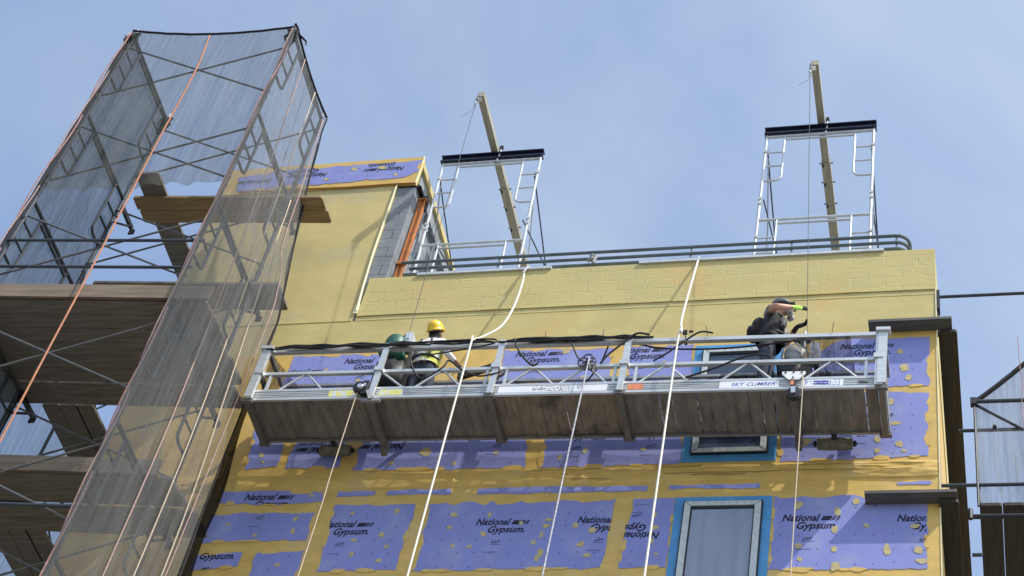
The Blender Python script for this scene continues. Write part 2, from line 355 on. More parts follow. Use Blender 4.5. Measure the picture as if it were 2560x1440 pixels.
bpart('post_cap_angle', lambda m: (m.bb((-8.2, .02, 21.940), (-7.86, .30, 21.962)), m.bb((-7.92, .205, 21.865), (-7.80, .30, 21.945)), m.bb((-7.87, .245, 21.66), (-7.79, .30, 21.87))), M['gasket'])
bpart('penthouse_roof', lambda m: m.bb((XL, .2, 22.25), (-8.0, 3.7, 22.60)), M['bare2'])
bpart('roof_edge_board', lambda m: (m.bb((-7.999, .07, 22.50), (-7.955, 3.7, 22.615)),), M['pent'])
bpart('corner_bead', lambda m: (m.path([(-8.16, -.02, 19.08), (-8.19, -.02, 19.6), (-8.222, -.02, 20.4), (-8.228, -.02, 21.95)], [.022, .018, .014, .012], 6), m.box((-8.165, -.022, 19.12), (.06, .012, .18))), M['bead'])
bpart('header_bead', lambda m: m.bb((-7.948, -.036, 21.965), (-7.928, -.01, 22.622)), M['bead'])
bpart('header_drip_strip', lambda m: m.path([(XL+.3, -.034, 22.01), (-9.6, -.035, 21.99), (-9.0, -.034, 21.965), (-8.3, -.036, 21.97), (-7.95, -.034, 21.96)], .009, 5), M['rust'])
bpart('right_corner_bead', lambda m: m.bb((XR-.006, -.008, 13.0), (XR+.006, .02, 19.02)), M['bead'])
for i, (a, b) in enumerate(((-7.45, -5.55), (-4.35, -1.15))):
    bpart('coping_strip', lambda m: (m.bb((a, -.03, 19.79), (b, .05, 19.835)),), M['galv'])
# lumpy membrane around the floor line
def band(m):
    nx, nz_ = 170, 16; base = len(m.v)
    for j in range(nz_+1):
        for i in range(nx+1):
            x = XL+.02+(XR-XL-.04)*i/nx; t = j/nz_
            zb = 15.745+.03*noise.noise(V((x*1.2, 2, 0))); zt = 16.02+.02*noise.noise(V((x*1.1, 9, 0)))
            z = zb+(zt-zb)*t
            d = .008+.020*math.sin(math.pi*t)**.7+.016*noise.noise(V((x*1.6, z*14, 3)))+.010*noise.noise(V((x*7, z*22, 7)))
            if j in (0, nz_): d = .001
            m.v.append(V((x, -max(d, .001), z)))
    for j in range(nz_):
        for i in range(nx):
            a = base+j*(nx+1)+i; m.f.append((a, a+1, a+nx+2, a+nx+1)); m.mi.append(0)
bpart('floor_line_membrane', band, M['tape'], True)
def cracks(m):
    for (x0, x1, z) in ((-3.6, -.75, 15.87), (-5.2, -2.9, 15.975), (-2.2, -.6, 15.955), (-4.7, -4.2, 15.80), (-3.3, -2.6, 15.84)):
        p = []; x = x0
        while x < x1: p.append((x, -.036, z+.03*noise.noise(V((x*2.1, z, 0)))+.012*noise.noise(V((x*11, z, 0))))); x += .09
        m.path(p, .0035, 4)
bpart('membrane_crease', cracks, M['crack'])

PAN = [
 ('a1', [(-9.135,15.957),(-8.21,15.964),(-8.203,15.728),(-7.761,15.703),(-7.734,15.557),(-8.268,15.517),(-9.09,15.557)]),
 ('a2', [(-9.142,15.386),(-7.767,15.375),(-7.773,14.94),(-9.097,14.918)]),
 ('a3', [(-9.102,14.728),(-8.529,14.757),(-8.522,14.533),(-9.144,14.478)]),
 ('a4', [(-8.328,14.748),(-7.747,14.771),(-7.757,13.9),(-8.348,13.9)]),
 ('a5', [(-7.552,15.487),(-6.539,15.488),(-6.556,14.463),(-7.521,14.443)]),
 ('a6', [(-6.35,15.484),(-4.133,15.505),(-4.185,14.466),(-6.351,14.442)]),
 ('a7', [(-3.923,15.5),(-3.452,15.513),(-3.452,14.469),(-3.982,14.458)]),
 ('a8', [(-2.326,15.491),(-1.444,15.498),(-1.30,15.43),(-0.655,15.42),(-0.664,14.415),(-1.234,14.41),(-2.326,14.417)]),
 ('s1', [(-8.063,15.939),(-5.986,15.944),(-5.987,15.845),(-8.005,15.843)]),
 ('s2', [(-5.8,15.932),(-5.22,15.928),(-5.232,15.849),(-5.798,15.84)]),
 ('s3', [(-7.574,15.711),(-7.092,15.718),(-7.093,15.639),(-7.579,15.632)]),
 ('s4', [(-6.94,15.72),(-6.142,15.725),(-6.143,15.634),(-6.941,15.635)]),
 ('s5', [(-5.82,15.716),(-3.784,15.711),(-3.782,15.616),(-5.817,15.625)]),
 ('s6', [(-3.541,15.71),(-2.496,15.70),(-2.501,15.637),(-3.544,15.647)]),
 ('s7', [(-0.976,15.681),(-0.621,15.689),(-0.622,15.634),(-0.976,15.632)]),
 ('u1', [(-9.05,17.398),(-8.50,17.384),(-8.497,16.179),(-8.90,16.117)]),
 ('u2', [(-8.36,17.376),(-7.69,17.366),(-7.665,16.12),(-8.361,16.126)]),
 ('u3', [(-7.52,17.36),(-6.7,17.341),(-5.371,17.327),(-5.301,16.045),(-7.48,16.07)]),
 ('u4', [(-5.14,17.318),(-3.45,17.28),(-3.45,16.047),(-5.124,16.04)]),
 ('u5', [(-2.29,17.264),(-0.62,17.11),(-0.638,16.081),(-1.478,16.059),(-2.29,16.04)]),
 ('v1', [(-8.831,18.218),(-7.535,18.19),(-7.549,17.546),(-8.848,17.573)]),
 ('v2', [(-5.92,18.172),(-4.501,18.148),(-4.468,17.478),(-5.917,17.501)]),
 ('v3', [(-4.306,18.151),(-3.45,18.127),(-3.45,17.48),(-4.252,17.481)]),
 ('v4', [(-2.11,17.734),(-1.689,18.096),(-0.594,18.10),(-0.617,17.252),(-1.062,17.233),(-2.068,17.305)]),
 ('p1', [(-10.876,22.422),(-9.952,22.528),(-7.955,22.53),(-7.963,22.25),(-8.155,22.11),(-9.657,22.085),(-10.8,22.04)]),
]
PRINT = {'a1': [(-8.76, 15.60, 0, 'NG')], 'a2': [(-8.75, 15.58, 0, 'E')], 'a3': [(-9.21, 14.77, 0, 'GE')],
 'a5': [(-7.625, 15.13, 0, 'NGE')], 'a6': [(-5.74, 15.13, 0, 'NGE'), (-4.54, 15.14, 0, 'NGE')],
 'a7': [(-3.57, 14.92+.06, 1, 'NGE')], 'a8': [(-2.22, 15.12, 0, 'NGE'), (-.98, 15.09, 0, 'NGE')],
 'u1': [(-8.45, 16.62, 1, 'E')], 'u2': [(-7.72, 16.48, 1, 'NG')], 'u3': [(-6.9, 16.50, 1, 'NGE'), (-6.0, 16.7, 0, 'NGE')], 'u4': [(-5.0, 16.62, 0, 'NGE'), (-4.1, 16.62, 0, 'NGE')], 'u5': [(-1.66, 16.72, 0, 'NGE')],
 'v1': [(-8.08, 18.03, 0, 'NGE'), (-8.95, 17.86, 0, 'N')], 'v2': [(-5.76, 18.03, 0, 'NGE')], 'v3': [(-4.42, 18.02, 0, 'NGE')], 'v4': [(-1.66, 17.93, 0, 'NGE')],
 'p1': [(-8.2, 22.40, 1, 'NG'), (-9.42, 22.37, 1, 'NG'), (-10.3, 22.3, 1, 'N')]}
SPOT = {'a1': [(-8.95,15.77,.05),(-7.9,15.66,.06)], 'a2': [(-8.85,15.2,.05),(-8.0,15.27,.07),(-7.98,15.08,.07),(-8.45,15.02,.05)],
 'a5': [(-6.75,15.38,.07),(-7.3,15.35,.05),(-6.85,15.0,.08),(-7.17,14.92,.06),(-7.15,14.7,.06),(-6.75,14.82,.06),(-6.8,14.6,.06)], 'a4': [(-8.03,14.55,.06)],
 'a6': [(-6.03,15.3,.08),(-6.05,15.1,.06),(-5.95,14.82,.06),(-5.6,15.28,.06),(-5.62,14.99,.07),(-5.2,15.15,.06),(-4.93,14.96,.06),(-4.9,14.7,.09),(-4.93,14.62,.07),(-5.0,14.85,.06),(-4.35,15.02,.09),(-4.45,14.82,.08),(-4.35,14.65,.07),(-4.9,15.1,.07),(-4.88,15.2,.06),(-5.75,14.8,.06),(-4.55,15.1,.07)],
 'a7': [(-3.65,15.25,.06),(-3.62,15.05,.07),(-3.64,14.85,.05),(-3.58,14.65,.05)],
 'a8': [(-2.05,15.36,.10),(-1.62,15.26,.09),(-1.42,15.40,.09),(-1.64,14.98,.08),(-1.3,15.03,.06),(-2.02,14.75,.08),(-2.0,14.56,.06),(-1.64,14.70,.07),(-1.08,14.68,.10),(-.78,15.02,.07),(-.75,14.68,.09),(-.72,14.52,.09),(-1.62,14.45,.11),(-1.08,15.40,.12)],
 'u1': [(-8.75,16.37,.07),(-8.7,16.25,.05)], 'u3': [(-6.6,16.35,.14),(-7.0,16.17,.06),(-6.2,16.14,.06),(-5.7,16.3,.06)], 'u4': [(-4.6,16.3,.07),(-3.9,16.3,.06),(-4.9,16.2,.06)],
 'u5': [(-1.05,16.98,.08),(-1.0,16.62,.09),(-.95,16.28,.09),(-1.2,16.36,.08),(-1.2,16.18,.07),(-.9,16.17,.05),(-2.0,16.35,.12)],
 'v1': [(-8.3,17.9,.08),(-7.8,17.7,.06)], 'v2': [(-5.4,17.75,.06),(-4.8,17.6,.07),(-5.1,18.1,.1)], 'v3': [(-3.8,17.8,.07)], 'v4': [(-.95,17.85,.08),(-.9,17.55,.11),(-.85,17.38,.09),(-1.9,17.7,.08)],
 'p1': [(-8.55,22.4,.1),(-9.0,22.42,.09),(-9.4,22.2,.07),(-8.3,22.2,.06),(-9.75,22.25,.06)]}
def inside(p, poly):
    c = False; n = len(poly)
    for i in range(n):
        (x1, y1), (x2, y2) = poly[i], poly[i-1]
        if (y1 > p[1]) != (y2 > p[1]) and p[0] < (x2-x1)*(p[1]-y1)/(y2-y1)+x1: c = not c
    return c
for key, poly in PAN:
    yb = -.032 if key == 'p1' else (.002 if False else -.002)
    yb = yb-.002
    pts = []; n = len(poly)
    for i in range(n):
        a, b = V(poly[i]), V(poly[(i+1) % n]); ln = (b-a).length; k = max(2, int(ln/.035)); nrm = V((-(b-a).y, (b-a).x)).normalized()
        amp = .028 if ln > .25 else .010
        if key[0] == 's': amp = .02
        for j in range(k):
            p = a.lerp(b, j/k); d = amp*(noise.noise(V((p.x*3.1, p.y*3.1, i*7.0)))+.6*noise.noise(V((p.x*9, p.y*9, i*3.0)))+.5*noise.noise(V((p.x*24, p.y*24, i*5.0))))
            pts.append(p+nrm*d)
    m = MB(); m.prism([(p.x, yb-.0015, p.y) for p in pts], (0, .0025, 0))
    pan = m.build('sheathing_board', M['purple'], bld)
    yp = yb-.0028
    xs = [p[0] for p in poly]; zs = [p[1] for p in poly]
    clip = (min(xs)+.012, max(xs)-.012, min(zs)+.01, max(zs)-.01)
    d = MB()
    for (x, z, fl, which) in PRINT.get(key, []): board_print(d, x, z, yp, bool(fl), clip, 1.0, which)
    if d.f: d.build('lettering', M['ink'], pan, fix=False)
    q = MB(); gx = .2032; x = math.ceil(min(xs)/gx)*gx
    while x < max(xs)-.03:
        z = math.ceil((min(zs)-.1)/gx)*gx+.07
        while z < max(zs)-.03:
            jx, jz = x+random.uniform(-.012, .012), z+random.uniform(-.012, .012)
            if inside((jx, jz), poly) and random.random() < .9 and min(zs)+.03 < jz: q.face([(jx+.0085*math.cos(t*math.pi/3), yp+.0006, jz+.0085*math.sin(t*math.pi/3)) for t in range(6)])
            z += gx
        x += gx
    if q.f: q.build('fastener_marks', M['ink'], pan, fix=False)
    if key[0] in 'auvp':                                              # brushed sealant straying over the board edges
        q = MB(); rnd = random.Random(key); ns = 0
        for i in range(n):
            a, b = V(poly[i]), V(poly[(i+1) % n]); ln = (b-a).length; dr = (b-a)/max(ln, 1e-6); t = .15
            while t < ln-.12:
                if rnd.random() < .55:
                    hl = rnd.uniform(.05, .16); hw = rnd.uniform(.018, .042); c = a+dr*t; pp = []
                    for j in range(24):
                        th_ = j*math.pi/12; w_ = 1+.45*noise.noise(V((c.x*4+math.cos(th_)*1.5, c.y*4+math.sin(th_)*1.5, 2)))
                        e = c+dr*(hl*math.cos(th_)*w_)+V((-dr.y, dr.x))*(hw*math.sin(th_)*w_); pp.append((e.x, yb-.0018, e.y))
                    ns += 1; q.prism([(p[0], p[1]+.00003*ns, p[2]) for p in pp], (0, -.0006-.00006*ns, 0))
                t += rnd.uniform(.12, .38)
        if q.f: q.build('edge_smears', M['tape'], pan)
    if key in SPOT:
        for ki, (x, z, r) in enumerate(SPOT[key]):
            q = MB(); r *= .62; ang = random.uniform(-.6, .6); ex = random.uniform(.7, 1.25); pp = []
            for t in range(28):
                th = t*math.pi/14; rr = r*.85*(1+.5*noise.noise(V((math.cos(th)*.8+x*5, math.sin(th)*.8+z*5, 0)))+.10*noise.noise(V((math.cos(th)*3+x*5, math.sin(th)*3+z*5, 4))))
                pp.append((x+rr*math.cos(th)*ex, yp-.0008, z+rr*math.sin(th)/ex))
            q.prism(pp, (0, -.0012-.0001*ki, 0)); q.build('sealant_daub', M['daub'], pan)
# windows
def window(zt, zb, label, gl):
    x0, x1 = -3.318, -2.455
    fr = bpart('window', lambda m: (m.bb((x0, -.055, zb), (x0+.07, .0, zt)), m.bb((x1-.07, -.055, zb), (x1, .0, zt)), m.bb((x0+.07, -.054, zt-.065), (x1-.07, .0, zt)), m.bb((x0+.07, -.054, zb), (x1-.07, .0, zb+.065))), M['white'], label=label)
    def gk(m):
        for a, b in (((x0-.016, -.044, zb-.014), (x0-.001, -.011, zt+.014)), ((x1+.001, -.044, zb-.014), (x1+.016, -.011, zt+.014)), ((x0-.001, -.044, zt+.001), (x1+.001, -.011, zt+.014)), ((x0-.001, -.044, zb-.014), (x1+.001, -.011, zb-.001))): m.bb(a, b)
        for a, b in (((x0+.0705, -.040, zb+.066), (x0+.084, -.014, zt-.066)), ((x1-.084, -.040, zb+.066), (x1-.0705, -.014, zt-.066)), ((x0+.085, -.040, zt-.098), (x1-.085, -.014, zt-.066))): m.bb(a, b)
        for (ax, az, bx, bz) in ((x0, zt, x0+.07, zt-.065), (x1, zt, x1-.07, zt-.065), (x0, zb, x0+.07, zb+.065), (x1, zb, x1-.07, zb+.065)): m.bar((ax, -.0555, az), (bx, -.0555, bz), .005, .003, (0, 1, 0))
    bpart('gasket', gk, M['gasket'], parent=fr)
    def tk(m):
        rnd = random.Random(3)
        for i in range(22):
            x = rnd.choice((x0+.035, x1-.035))+rnd.uniform(-.02, .02); z = rnd.uniform(zb+.05, zt-.05); m.box((x, -.0557, z), (.007, .002, .010))
        for i in range(9):
            x = x0+.1+i*.082; m.box((x, -.0547, zt-.03+rnd.uniform(-.006, .006)), (.03, .002, .007))
    bpart('frame_marks', tk, M['alud'], parent=fr)
    bpart('pane', lambda m: m.bb((x0+.086, -.026, zb+.067), (x1-.086, -.012, zt-.099)), gl, parent=fr)
    def fl(m):
        m.bb((x0-.118, -.010, zb-.12), (x0-.017, .002, zt+.105)); m.bb((x1+.017, -.010, zb-.12), (x1+.115, .002, zt+.105))
        m.bb((x0-.017, -.0098, zt+.0145), (x1+.017, .002, zt+.105)); m.bb((x0-.017, -.0098, zb-.12), (x1+.017, .002, zb-.0145))
        for sx_, zz in ((x0-.068, zt-.06), (x1+.066, zt-.06), (x1+.066, zt-.24), (x0-.068, zt-.1)): m.box((sx_, -.011, zz), (.085, .004, .008))
    bpart('flashing', fl, M['blue'], parent=fr)
window(15.40, 13.6, 'lower window with blue flashing, its glass coloured by film and painted sky reflection', M['glass'])
window(17.99, 16.185, 'upper window behind the platform, its glass dark', M['dglass'])

# ------------------------------------------------------------------ suspended platform
PL, PW = 7.65, .73
th = .0186
plat = thing('suspended_platform', 'long aluminium suspended work platform with truss rails hanging before the wall', 'work platform', (-8.68, -.98, 16.33), local=True, rot=(0, th, 0))
def ppart(name, fn, material, smooth=False, parent=None, label=None):
    mb = MB(); fn(mb); ob = mb.build(name, material, parent or plat, smooth)
    if label: ob['label'] = label
    return ob
MODS = [(.06, 1.62), (1.62, 3.11), (3.11, 4.66), (4.66, 7.60)]
for a, b in MODS:
    def beam_out(m, y=0.0, s=1):
        m.bb((a+.012, y, .0), (b-.012, y+.03*s, .035)); m.bb((a+.012, y+.012*s, .035), (b-.012, y+.03*s, .15)); m.bb((a+.012, y, .15), (b-.012, y+.03*s, .185))
        for zz in (.065, .094, .122): m.bb((a+.012, y+.003*s, zz-.006), (b-.012, y+.0125*s, zz+.006))
    ppart('toe_beam', beam_out, M['alu'])
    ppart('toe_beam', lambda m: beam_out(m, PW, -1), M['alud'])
    def deckf(m):
        x = a+.004; rnd = random.Random(int(a*100))
        while x < b-.03:
            x2 = min(x+.145, b-.004); gp = rnd.choice((.003, .004, .006, .008)); dz = rnd.uniform(-.003, .003)
            if a > 3: gp = rnd.choice((.004, .006, .009, .012))
            cut = rnd.random()
            m.bb((x, .029, .03+dz), (x2-gp, PW-.029, .055+dz))
            x = x2
    ppart('deck', deckf, M['deck2'] if a > 3 and a < 4 else M['deck'])
    ppart('joist', lambda m: (m.bb((a+.2, .04, .056), (b-.2, .08, .1)), m.bb((a+.2, PW-.08, .056), (b-.2, PW-.04, .1))), M['alud'])
for x in (.06, 3.11, 4.66, 7.60):
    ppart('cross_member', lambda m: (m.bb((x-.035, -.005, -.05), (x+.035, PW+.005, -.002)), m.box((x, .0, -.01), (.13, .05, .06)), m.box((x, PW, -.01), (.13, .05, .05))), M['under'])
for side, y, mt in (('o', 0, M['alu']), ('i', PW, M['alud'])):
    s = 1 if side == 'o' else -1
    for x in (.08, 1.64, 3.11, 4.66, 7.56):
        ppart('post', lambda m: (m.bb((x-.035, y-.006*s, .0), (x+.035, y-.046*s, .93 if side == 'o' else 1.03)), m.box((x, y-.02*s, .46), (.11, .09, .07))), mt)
    for a, b in MODS:
        ppart('top_rail', lambda m: (m.bb((a, y+.002*s, .87), (b-.004, y+.055*s, .925)) if side == 'o' else m.bb((a, y+.002*s, .985), (b-.004, y+.045*s, 1.025))), mt)
        ppart('mid_rail', lambda m: (m.bb((a+.02, y+.004*s, .455), (b-.02, y+.05*s, .50))), mt)
    for ax in (.68, 2.43, 3.56, 4.2, 5.15, 6.10, 7.05):
        ppart('truss_brace', lambda m: (m.tube((ax-.03, y+.026*s, .455), (ax-.30, y+.026*s, .185), .0135), m.tube((ax+.03, y+.026*s, .455), (ax+.28, y+.026*s, .185), .0135)), mt)
    for ax in (1.84,): ppart('truss_brace', lambda m: m.tube((ax-.16, y+.026*s, .455), (ax+.16, y+.026*s, .185), .0155), mt)
    for ax in (.22, 3.0, 3.24, 4.55, 4.80, 7.42): ppart('truss_upright', lambda m: m.bar((ax, y+.026*s, .455), (ax, y+.026*s, .186), .032, .03), mt)
for x, s in ((.06, 1), (7.6, -1)):
    for z0 in (.46, .87): ppart('end_rail', lambda m: m.bb((x-.025, .06, z0), (x+.025, PW-.06, z0+.05)), M['alud'])
    ppart('end_plate', lambda m: (m.bb((x+.036*(-s), .0, .0), (x+.046*(-s), PW, .19)),), M['alud'])
    ppart('end_corner', lambda m: (m.bb((x-.05, -.055, .02), (x+.05, -.047, .9)), m.box((x, -.03, .89), (.16, .1, .05)), m.box((x, PW*.5, -.02), (.05, PW, .05))), M['alu'])
# stirrups carrying the hoists
for i, x in enumerate((1.64, 6.63)):
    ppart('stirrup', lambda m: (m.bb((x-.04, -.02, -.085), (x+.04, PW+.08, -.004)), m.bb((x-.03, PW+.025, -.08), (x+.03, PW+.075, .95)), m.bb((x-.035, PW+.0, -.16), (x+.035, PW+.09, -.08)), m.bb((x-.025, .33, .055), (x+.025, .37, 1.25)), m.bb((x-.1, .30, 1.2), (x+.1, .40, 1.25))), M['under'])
ppart('castor', lambda m: (m.lathe([(.03, -.03), (.085, -.028), (.09, 0), (.085, .028), (.03, .03)], (1.50, -.07, .10), (0, 1, 0), 20), m.box((1.56, -.06, .10), (.07, .06, .22))), M['black'])
ppart('castor_hub', lambda m: (m.lathe([(.035, -.01), (.04, 0), (.03, .02)], (1.51, -.105, .09), (0, -1, 0), 14), m.box((1.56, -.10, .12), (.03, .02, .05))), M['chrome'])
ppart('hanger_bar', lambda m: (m.bar((1.60, -.05, .05), (1.66, -.03, -.07), .07, .05), m.box((1.66, -.02, -.07), (.24, .04, .04))), M['alud'])
ppart('anchor_plate', lambda m: m.prism([(6.50, -.02, .25), (6.76, -.02, .25), (6.76, -.02, .21), (6.69, -.02, .12), (6.58, -.02, .12), (6.50, -.02, .21)], (0, -.012, 0)), M['s_wht'])
ppart('bolt_heads', lambda m: [m.lathe([(.012, 0), (.012, .008)], (px_, -.032, pz_), (0, -1, 0), 8) for px_, pz_ in ((6.54, .23), (6.63, .235), (6.72, .23), (6.63, .15))], M['black'])
ppart('hook_block', lambda m: (m.lathe([(.05, -.035), (.085, -.03), (.06, 0), (.085, .03), (.05, .035)], (6.66, -.05, -.14), (0, 1, 0), 20), m.box((6.64, -.05, -.03), (.05, .05, .18)), m.path([(6.63, -.05, .14), (6.625, -.055, .05), (6.64, -.05, -.02)], .012, 6)), M['black'])
ppart('hook_cheek', lambda m: (m.bar((6.655, -.095, -.17), (6.645, -.095, -.07), .05, .02, (0, 1, 0)),), M['chrome'])
ppart('hook_tag', lambda m: m.box((6.63, -.075, .01), (.035, .02, .06)), M['s_org'])
for x in (.96, 7.02):
    ro = ppart('wall_roller', lambda m: m.lathe([(.04, -.20), (.068, -.195), (.074, -.1), (.073, .1), (.068, .195), (.04, .20)], (x, PW+.125, -.015), (1, 0, 0), 18), M['roller'], True)
    ppart('roller_bracket', lambda m: (m.tube((x-.25, PW+.125, -.015), (x+.25, PW+.125, -.015), .014), m.bar((x, PW-.02, .02), (x, PW+.075, .0), .06, .05), m.box((x-.222, PW+.125, -.015), (.03, .05, .05)), m.box((x+.222, PW+.125, -.015), (.03, .05, .05))), M['black'], parent=ro)
# stickers on the toe beam
def sticker(name, x0, x1, z0, z1, mt, label=None, y=.0118):
    return ppart(name, lambda m: m.bb((x0, .0022, z0), (x1, .0118, z1)), mt, label=label)
st = sticker('sticker', 1.08, 1.52, .045, .145, M['s_yel'], 'worn yellow caution sticker'); sticker('sticker', 1.72, 2.02, .045, .145, M['s_yel'], 'worn yellow caution sticker')
st = sticker('sticker', 3.20, 4.5, .042, .146, M['s_wht'], 'long white label with black table print')
def tableprint(m, x0, x1):
    rnd = random.Random(5)
    for r in range(5):
        z = .055+r*.018; x = x0
        while x < x1:
            ln = rnd.uniform(.015, .05)
            if rnd.random() < .72: m.bb((x, .0012, z), (min(x+ln, x1), .0020, z+.007))
            x += ln+.012
    for x in (x0, x0+.1, x1-.1, x1): m.bb((x-.002, .0012, .05), (x+.002, .0021, .142))
ppart('print', lambda m: tableprint(m, 3.62, 4.05), M['black'], parent=st)
sticker('sticker', 4.74, 4.92, .045, .146, M['s_org'], 'small orange label')
st = sticker('sticker', 5.80, 6.47, .04, .146, M['s_wht'], 'white label with blue lettering')
def skyc(m):
    vs = MB(); put_text(vs, 'SKY CLIMBER', 5.93, .066, .0016, .50, .055, False, 0, None, .3, .018); m.v += vs.v; m.f += vs.f; m.mi += vs.mi
ppart('lettering', skyc, M['s_blu'], parent=st)
st = sticker('sticker', 6.72, 7.18, .04, .146, M['s_wht'], 'white label with blue table print')
ppart('print', lambda m: (tableprint(m, 6.76, 7.14), m.bb((6.86, .0012, .06), (7.02, .0019, .085)), m.bb((6.86, .0012, .1), (7.02, .0019, .125))), M['s_blu'], parent=st)
ppart('beam_latch', lambda m: (m.box((7.40, -.003, .10), (.10, .012, .05)), m.box((7.40, -.012, .10), (.08, .006, .03))), M['alud'])

# ------------------------------------------------------------------ hoists
def world_p(lx, ly, lz): return V((-8.68+lx*math.cos(th)+lz*math.sin(th), -.98+ly, 16.33-lx*math.sin(th)+lz*math.cos(th)))
def hoist(x, label, green):
    b = world_p(x, .36, .06); t = thing('hoist', label, 'hoist', b)
    def hp(name, fn, material, smooth=False):
        m = MB(); fn(m); return m.build(name, material, t, smooth)
    B = b
    hp('frame', lambda m: (m.bar(B+V((-.2, -.04, .02)), B+V((-.2, -.04, .75)), .04, .04), m.bar(B+V((.2, -.04, .02)), B+V((.2, -.04, .75)), .04, .04), m.bar(B+V((-.2, -.04, .45)), B+V((.2, -.04, .45)), .04, .04), m.bar(B+V((-.22, -.04, .05)), B+V((.22, -.04, .05)), .06, .05)), M['black'])
    if green:
        hp('gear_housing', lambda m: (m.lathe([(.05, -.16), (.15, -.14), (.17, 0), (.15, .14), (.05, .16)], B+V((-.03, -.02, .72)), (0, 1, 0), 20), m.box(B+V((.0, -.02, .62)), (.34, .3, .36))), M['black'], True)
        hp('motor_cover', lambda m: (m.lathe([(.135, -.08), (.135, .05), (.125, .13), (.105, .17), (.07, .19), (.01, .195)], B+V((-.05, -.08, 1.14)), (0, 0, 1), 22, 1.0, .9), m.box(B+V((-.05, -.08, 1.02)), (.30, .26, .10))), M['ygreen'], True)
        hp('control_box', lambda m: (m.box(B+V((.10, -.02, 1.30)), (.09, .16, .24)), m.box(B+V((.10, -.105, 1.33)), (.05, .012, .08))), M['galv'])
        hp('cable_drum', lambda m: (m.lathe([(.03, -.06), (.075, -.055), (.06, 0), (.075, .055), (.03, .06)], B+V((-.12, .04, 1.38)), (0, 1, 0), 16)), M['chrome'])
        hp('rope_guide', lambda m: (m.tube(B+V((.02, .0, 1.30)), B+V((.02, .0, 1.47)), .025), m.path([B+V((.08, .0, 1.42)), B+V((.02, 0, 1.46)), B+V((-.05, .0, 1.43))], .015), m.box(B+V((.03, 0, 1.34)), (.14, .1, .04)), m.lathe([(.03, -.03), (.03, .03)], B+V((.21, -.04, 1.15)), (0, 1, 0), 10)), M['gasket'])
    else:
        hp('gear_housing', lambda m: (m.box(B+V((-.02, .0, .40)), (.36, .28, .42)), m.lathe([(.10, -.18), (.14, -.16), (.14, .1), (.1, .16)], B+V((-.1, 0, .55)), (0, 1, 0), 18)), M['black'])
        hp('drum_cover', lambda m: m.lathe([(.02, .05), (.085, .045), (.12, .02), (.125, -.05), (.12, -.1)], B+V((-.03, -.2, .70)), (0, -1, 0), 22), M['alud'], True)
        hp('control_box', lambda m: m.box(B+V((.19, -.10, .78)), (.11, .13, .30)), M['alu'])
        hp('rope_guide', lambda m: (m.tube(B+V((-.05, -.02, .62)), B+V((-.05, -.02, 1.0)), .018), m.tube(B+V((.05, -.02, .62)), B+V((.05, -.02, 1.28)), .02), m.path([B+V((-.2, -.1, .68)), B+V((-.16, -.2, .8)), B+V((-.02, -.22, .86)), B+V((.1, -.18, .8)), B+V((.13, -.12, .66))], .012)), M['chrome'])
    return t
hoist(1.64, 'traction hoist with green motor cover at the left end of the platform', True)
hoist(6.63, 'black traction hoist with bright metal drum beside the worker in black', False)

# ------------------------------------------------------------------ roof outriggers
def frame_parts(parent, base, d, H, mt, leg=True, wd=1.524, nm='walk_through_frame', r=.0215, lean=None, inset=.26):
    """A walk-through scaffold frame: posts, doubled head bar, two ladder legs with rungs ending in a J."""
    base = V(base); d = V(d).normalized(); zz = V((0, 0, 1))
    f = (lambda p: lean(p)) if lean else (lambda p: p)
    P = lambda a, h: f(base+d*a+zz*h)
    m = MB(); m.tube(P(0, 0), P(0, H), r); m.tube(P(wd, 0), P(wd, H), r)
    for a in (0, wd):
        for h in (.35, H-.40, H-1.52): m.box(P(a, h), (.05, .06, .05))
    m.tube(P(0, H-.025), P(wd, H-.025), r*.95); fr = m.build(nm, mt, parent)
    m = MB(); m.tube(P(inset, H-.115), P(wd-inset, H-.115), r*.8); m.build('head_bar', mt, fr)
    for s in (0, 1):
        a = (lambda x: wd-x) if s else (lambda x: x)
        m = MB(); pts = [P(a(inset), H-.03), P(a(inset), H-1.0)]
        for k in range(1, 6): t = k*math.pi/10; pts.append(P(a(inset-.10*(1-math.cos(t))), H-1.0-.10*math.sin(t)))
        pts.append(P(a(0), H-1.10)); m.path(pts, r*.75, 7)
        for h in (.42, .75): m.tube(P(a(0), H-h), P(a(inset), H-h), r*.6)
        m.build('ladder_leg', mt, fr)
    return fr
FY = .30
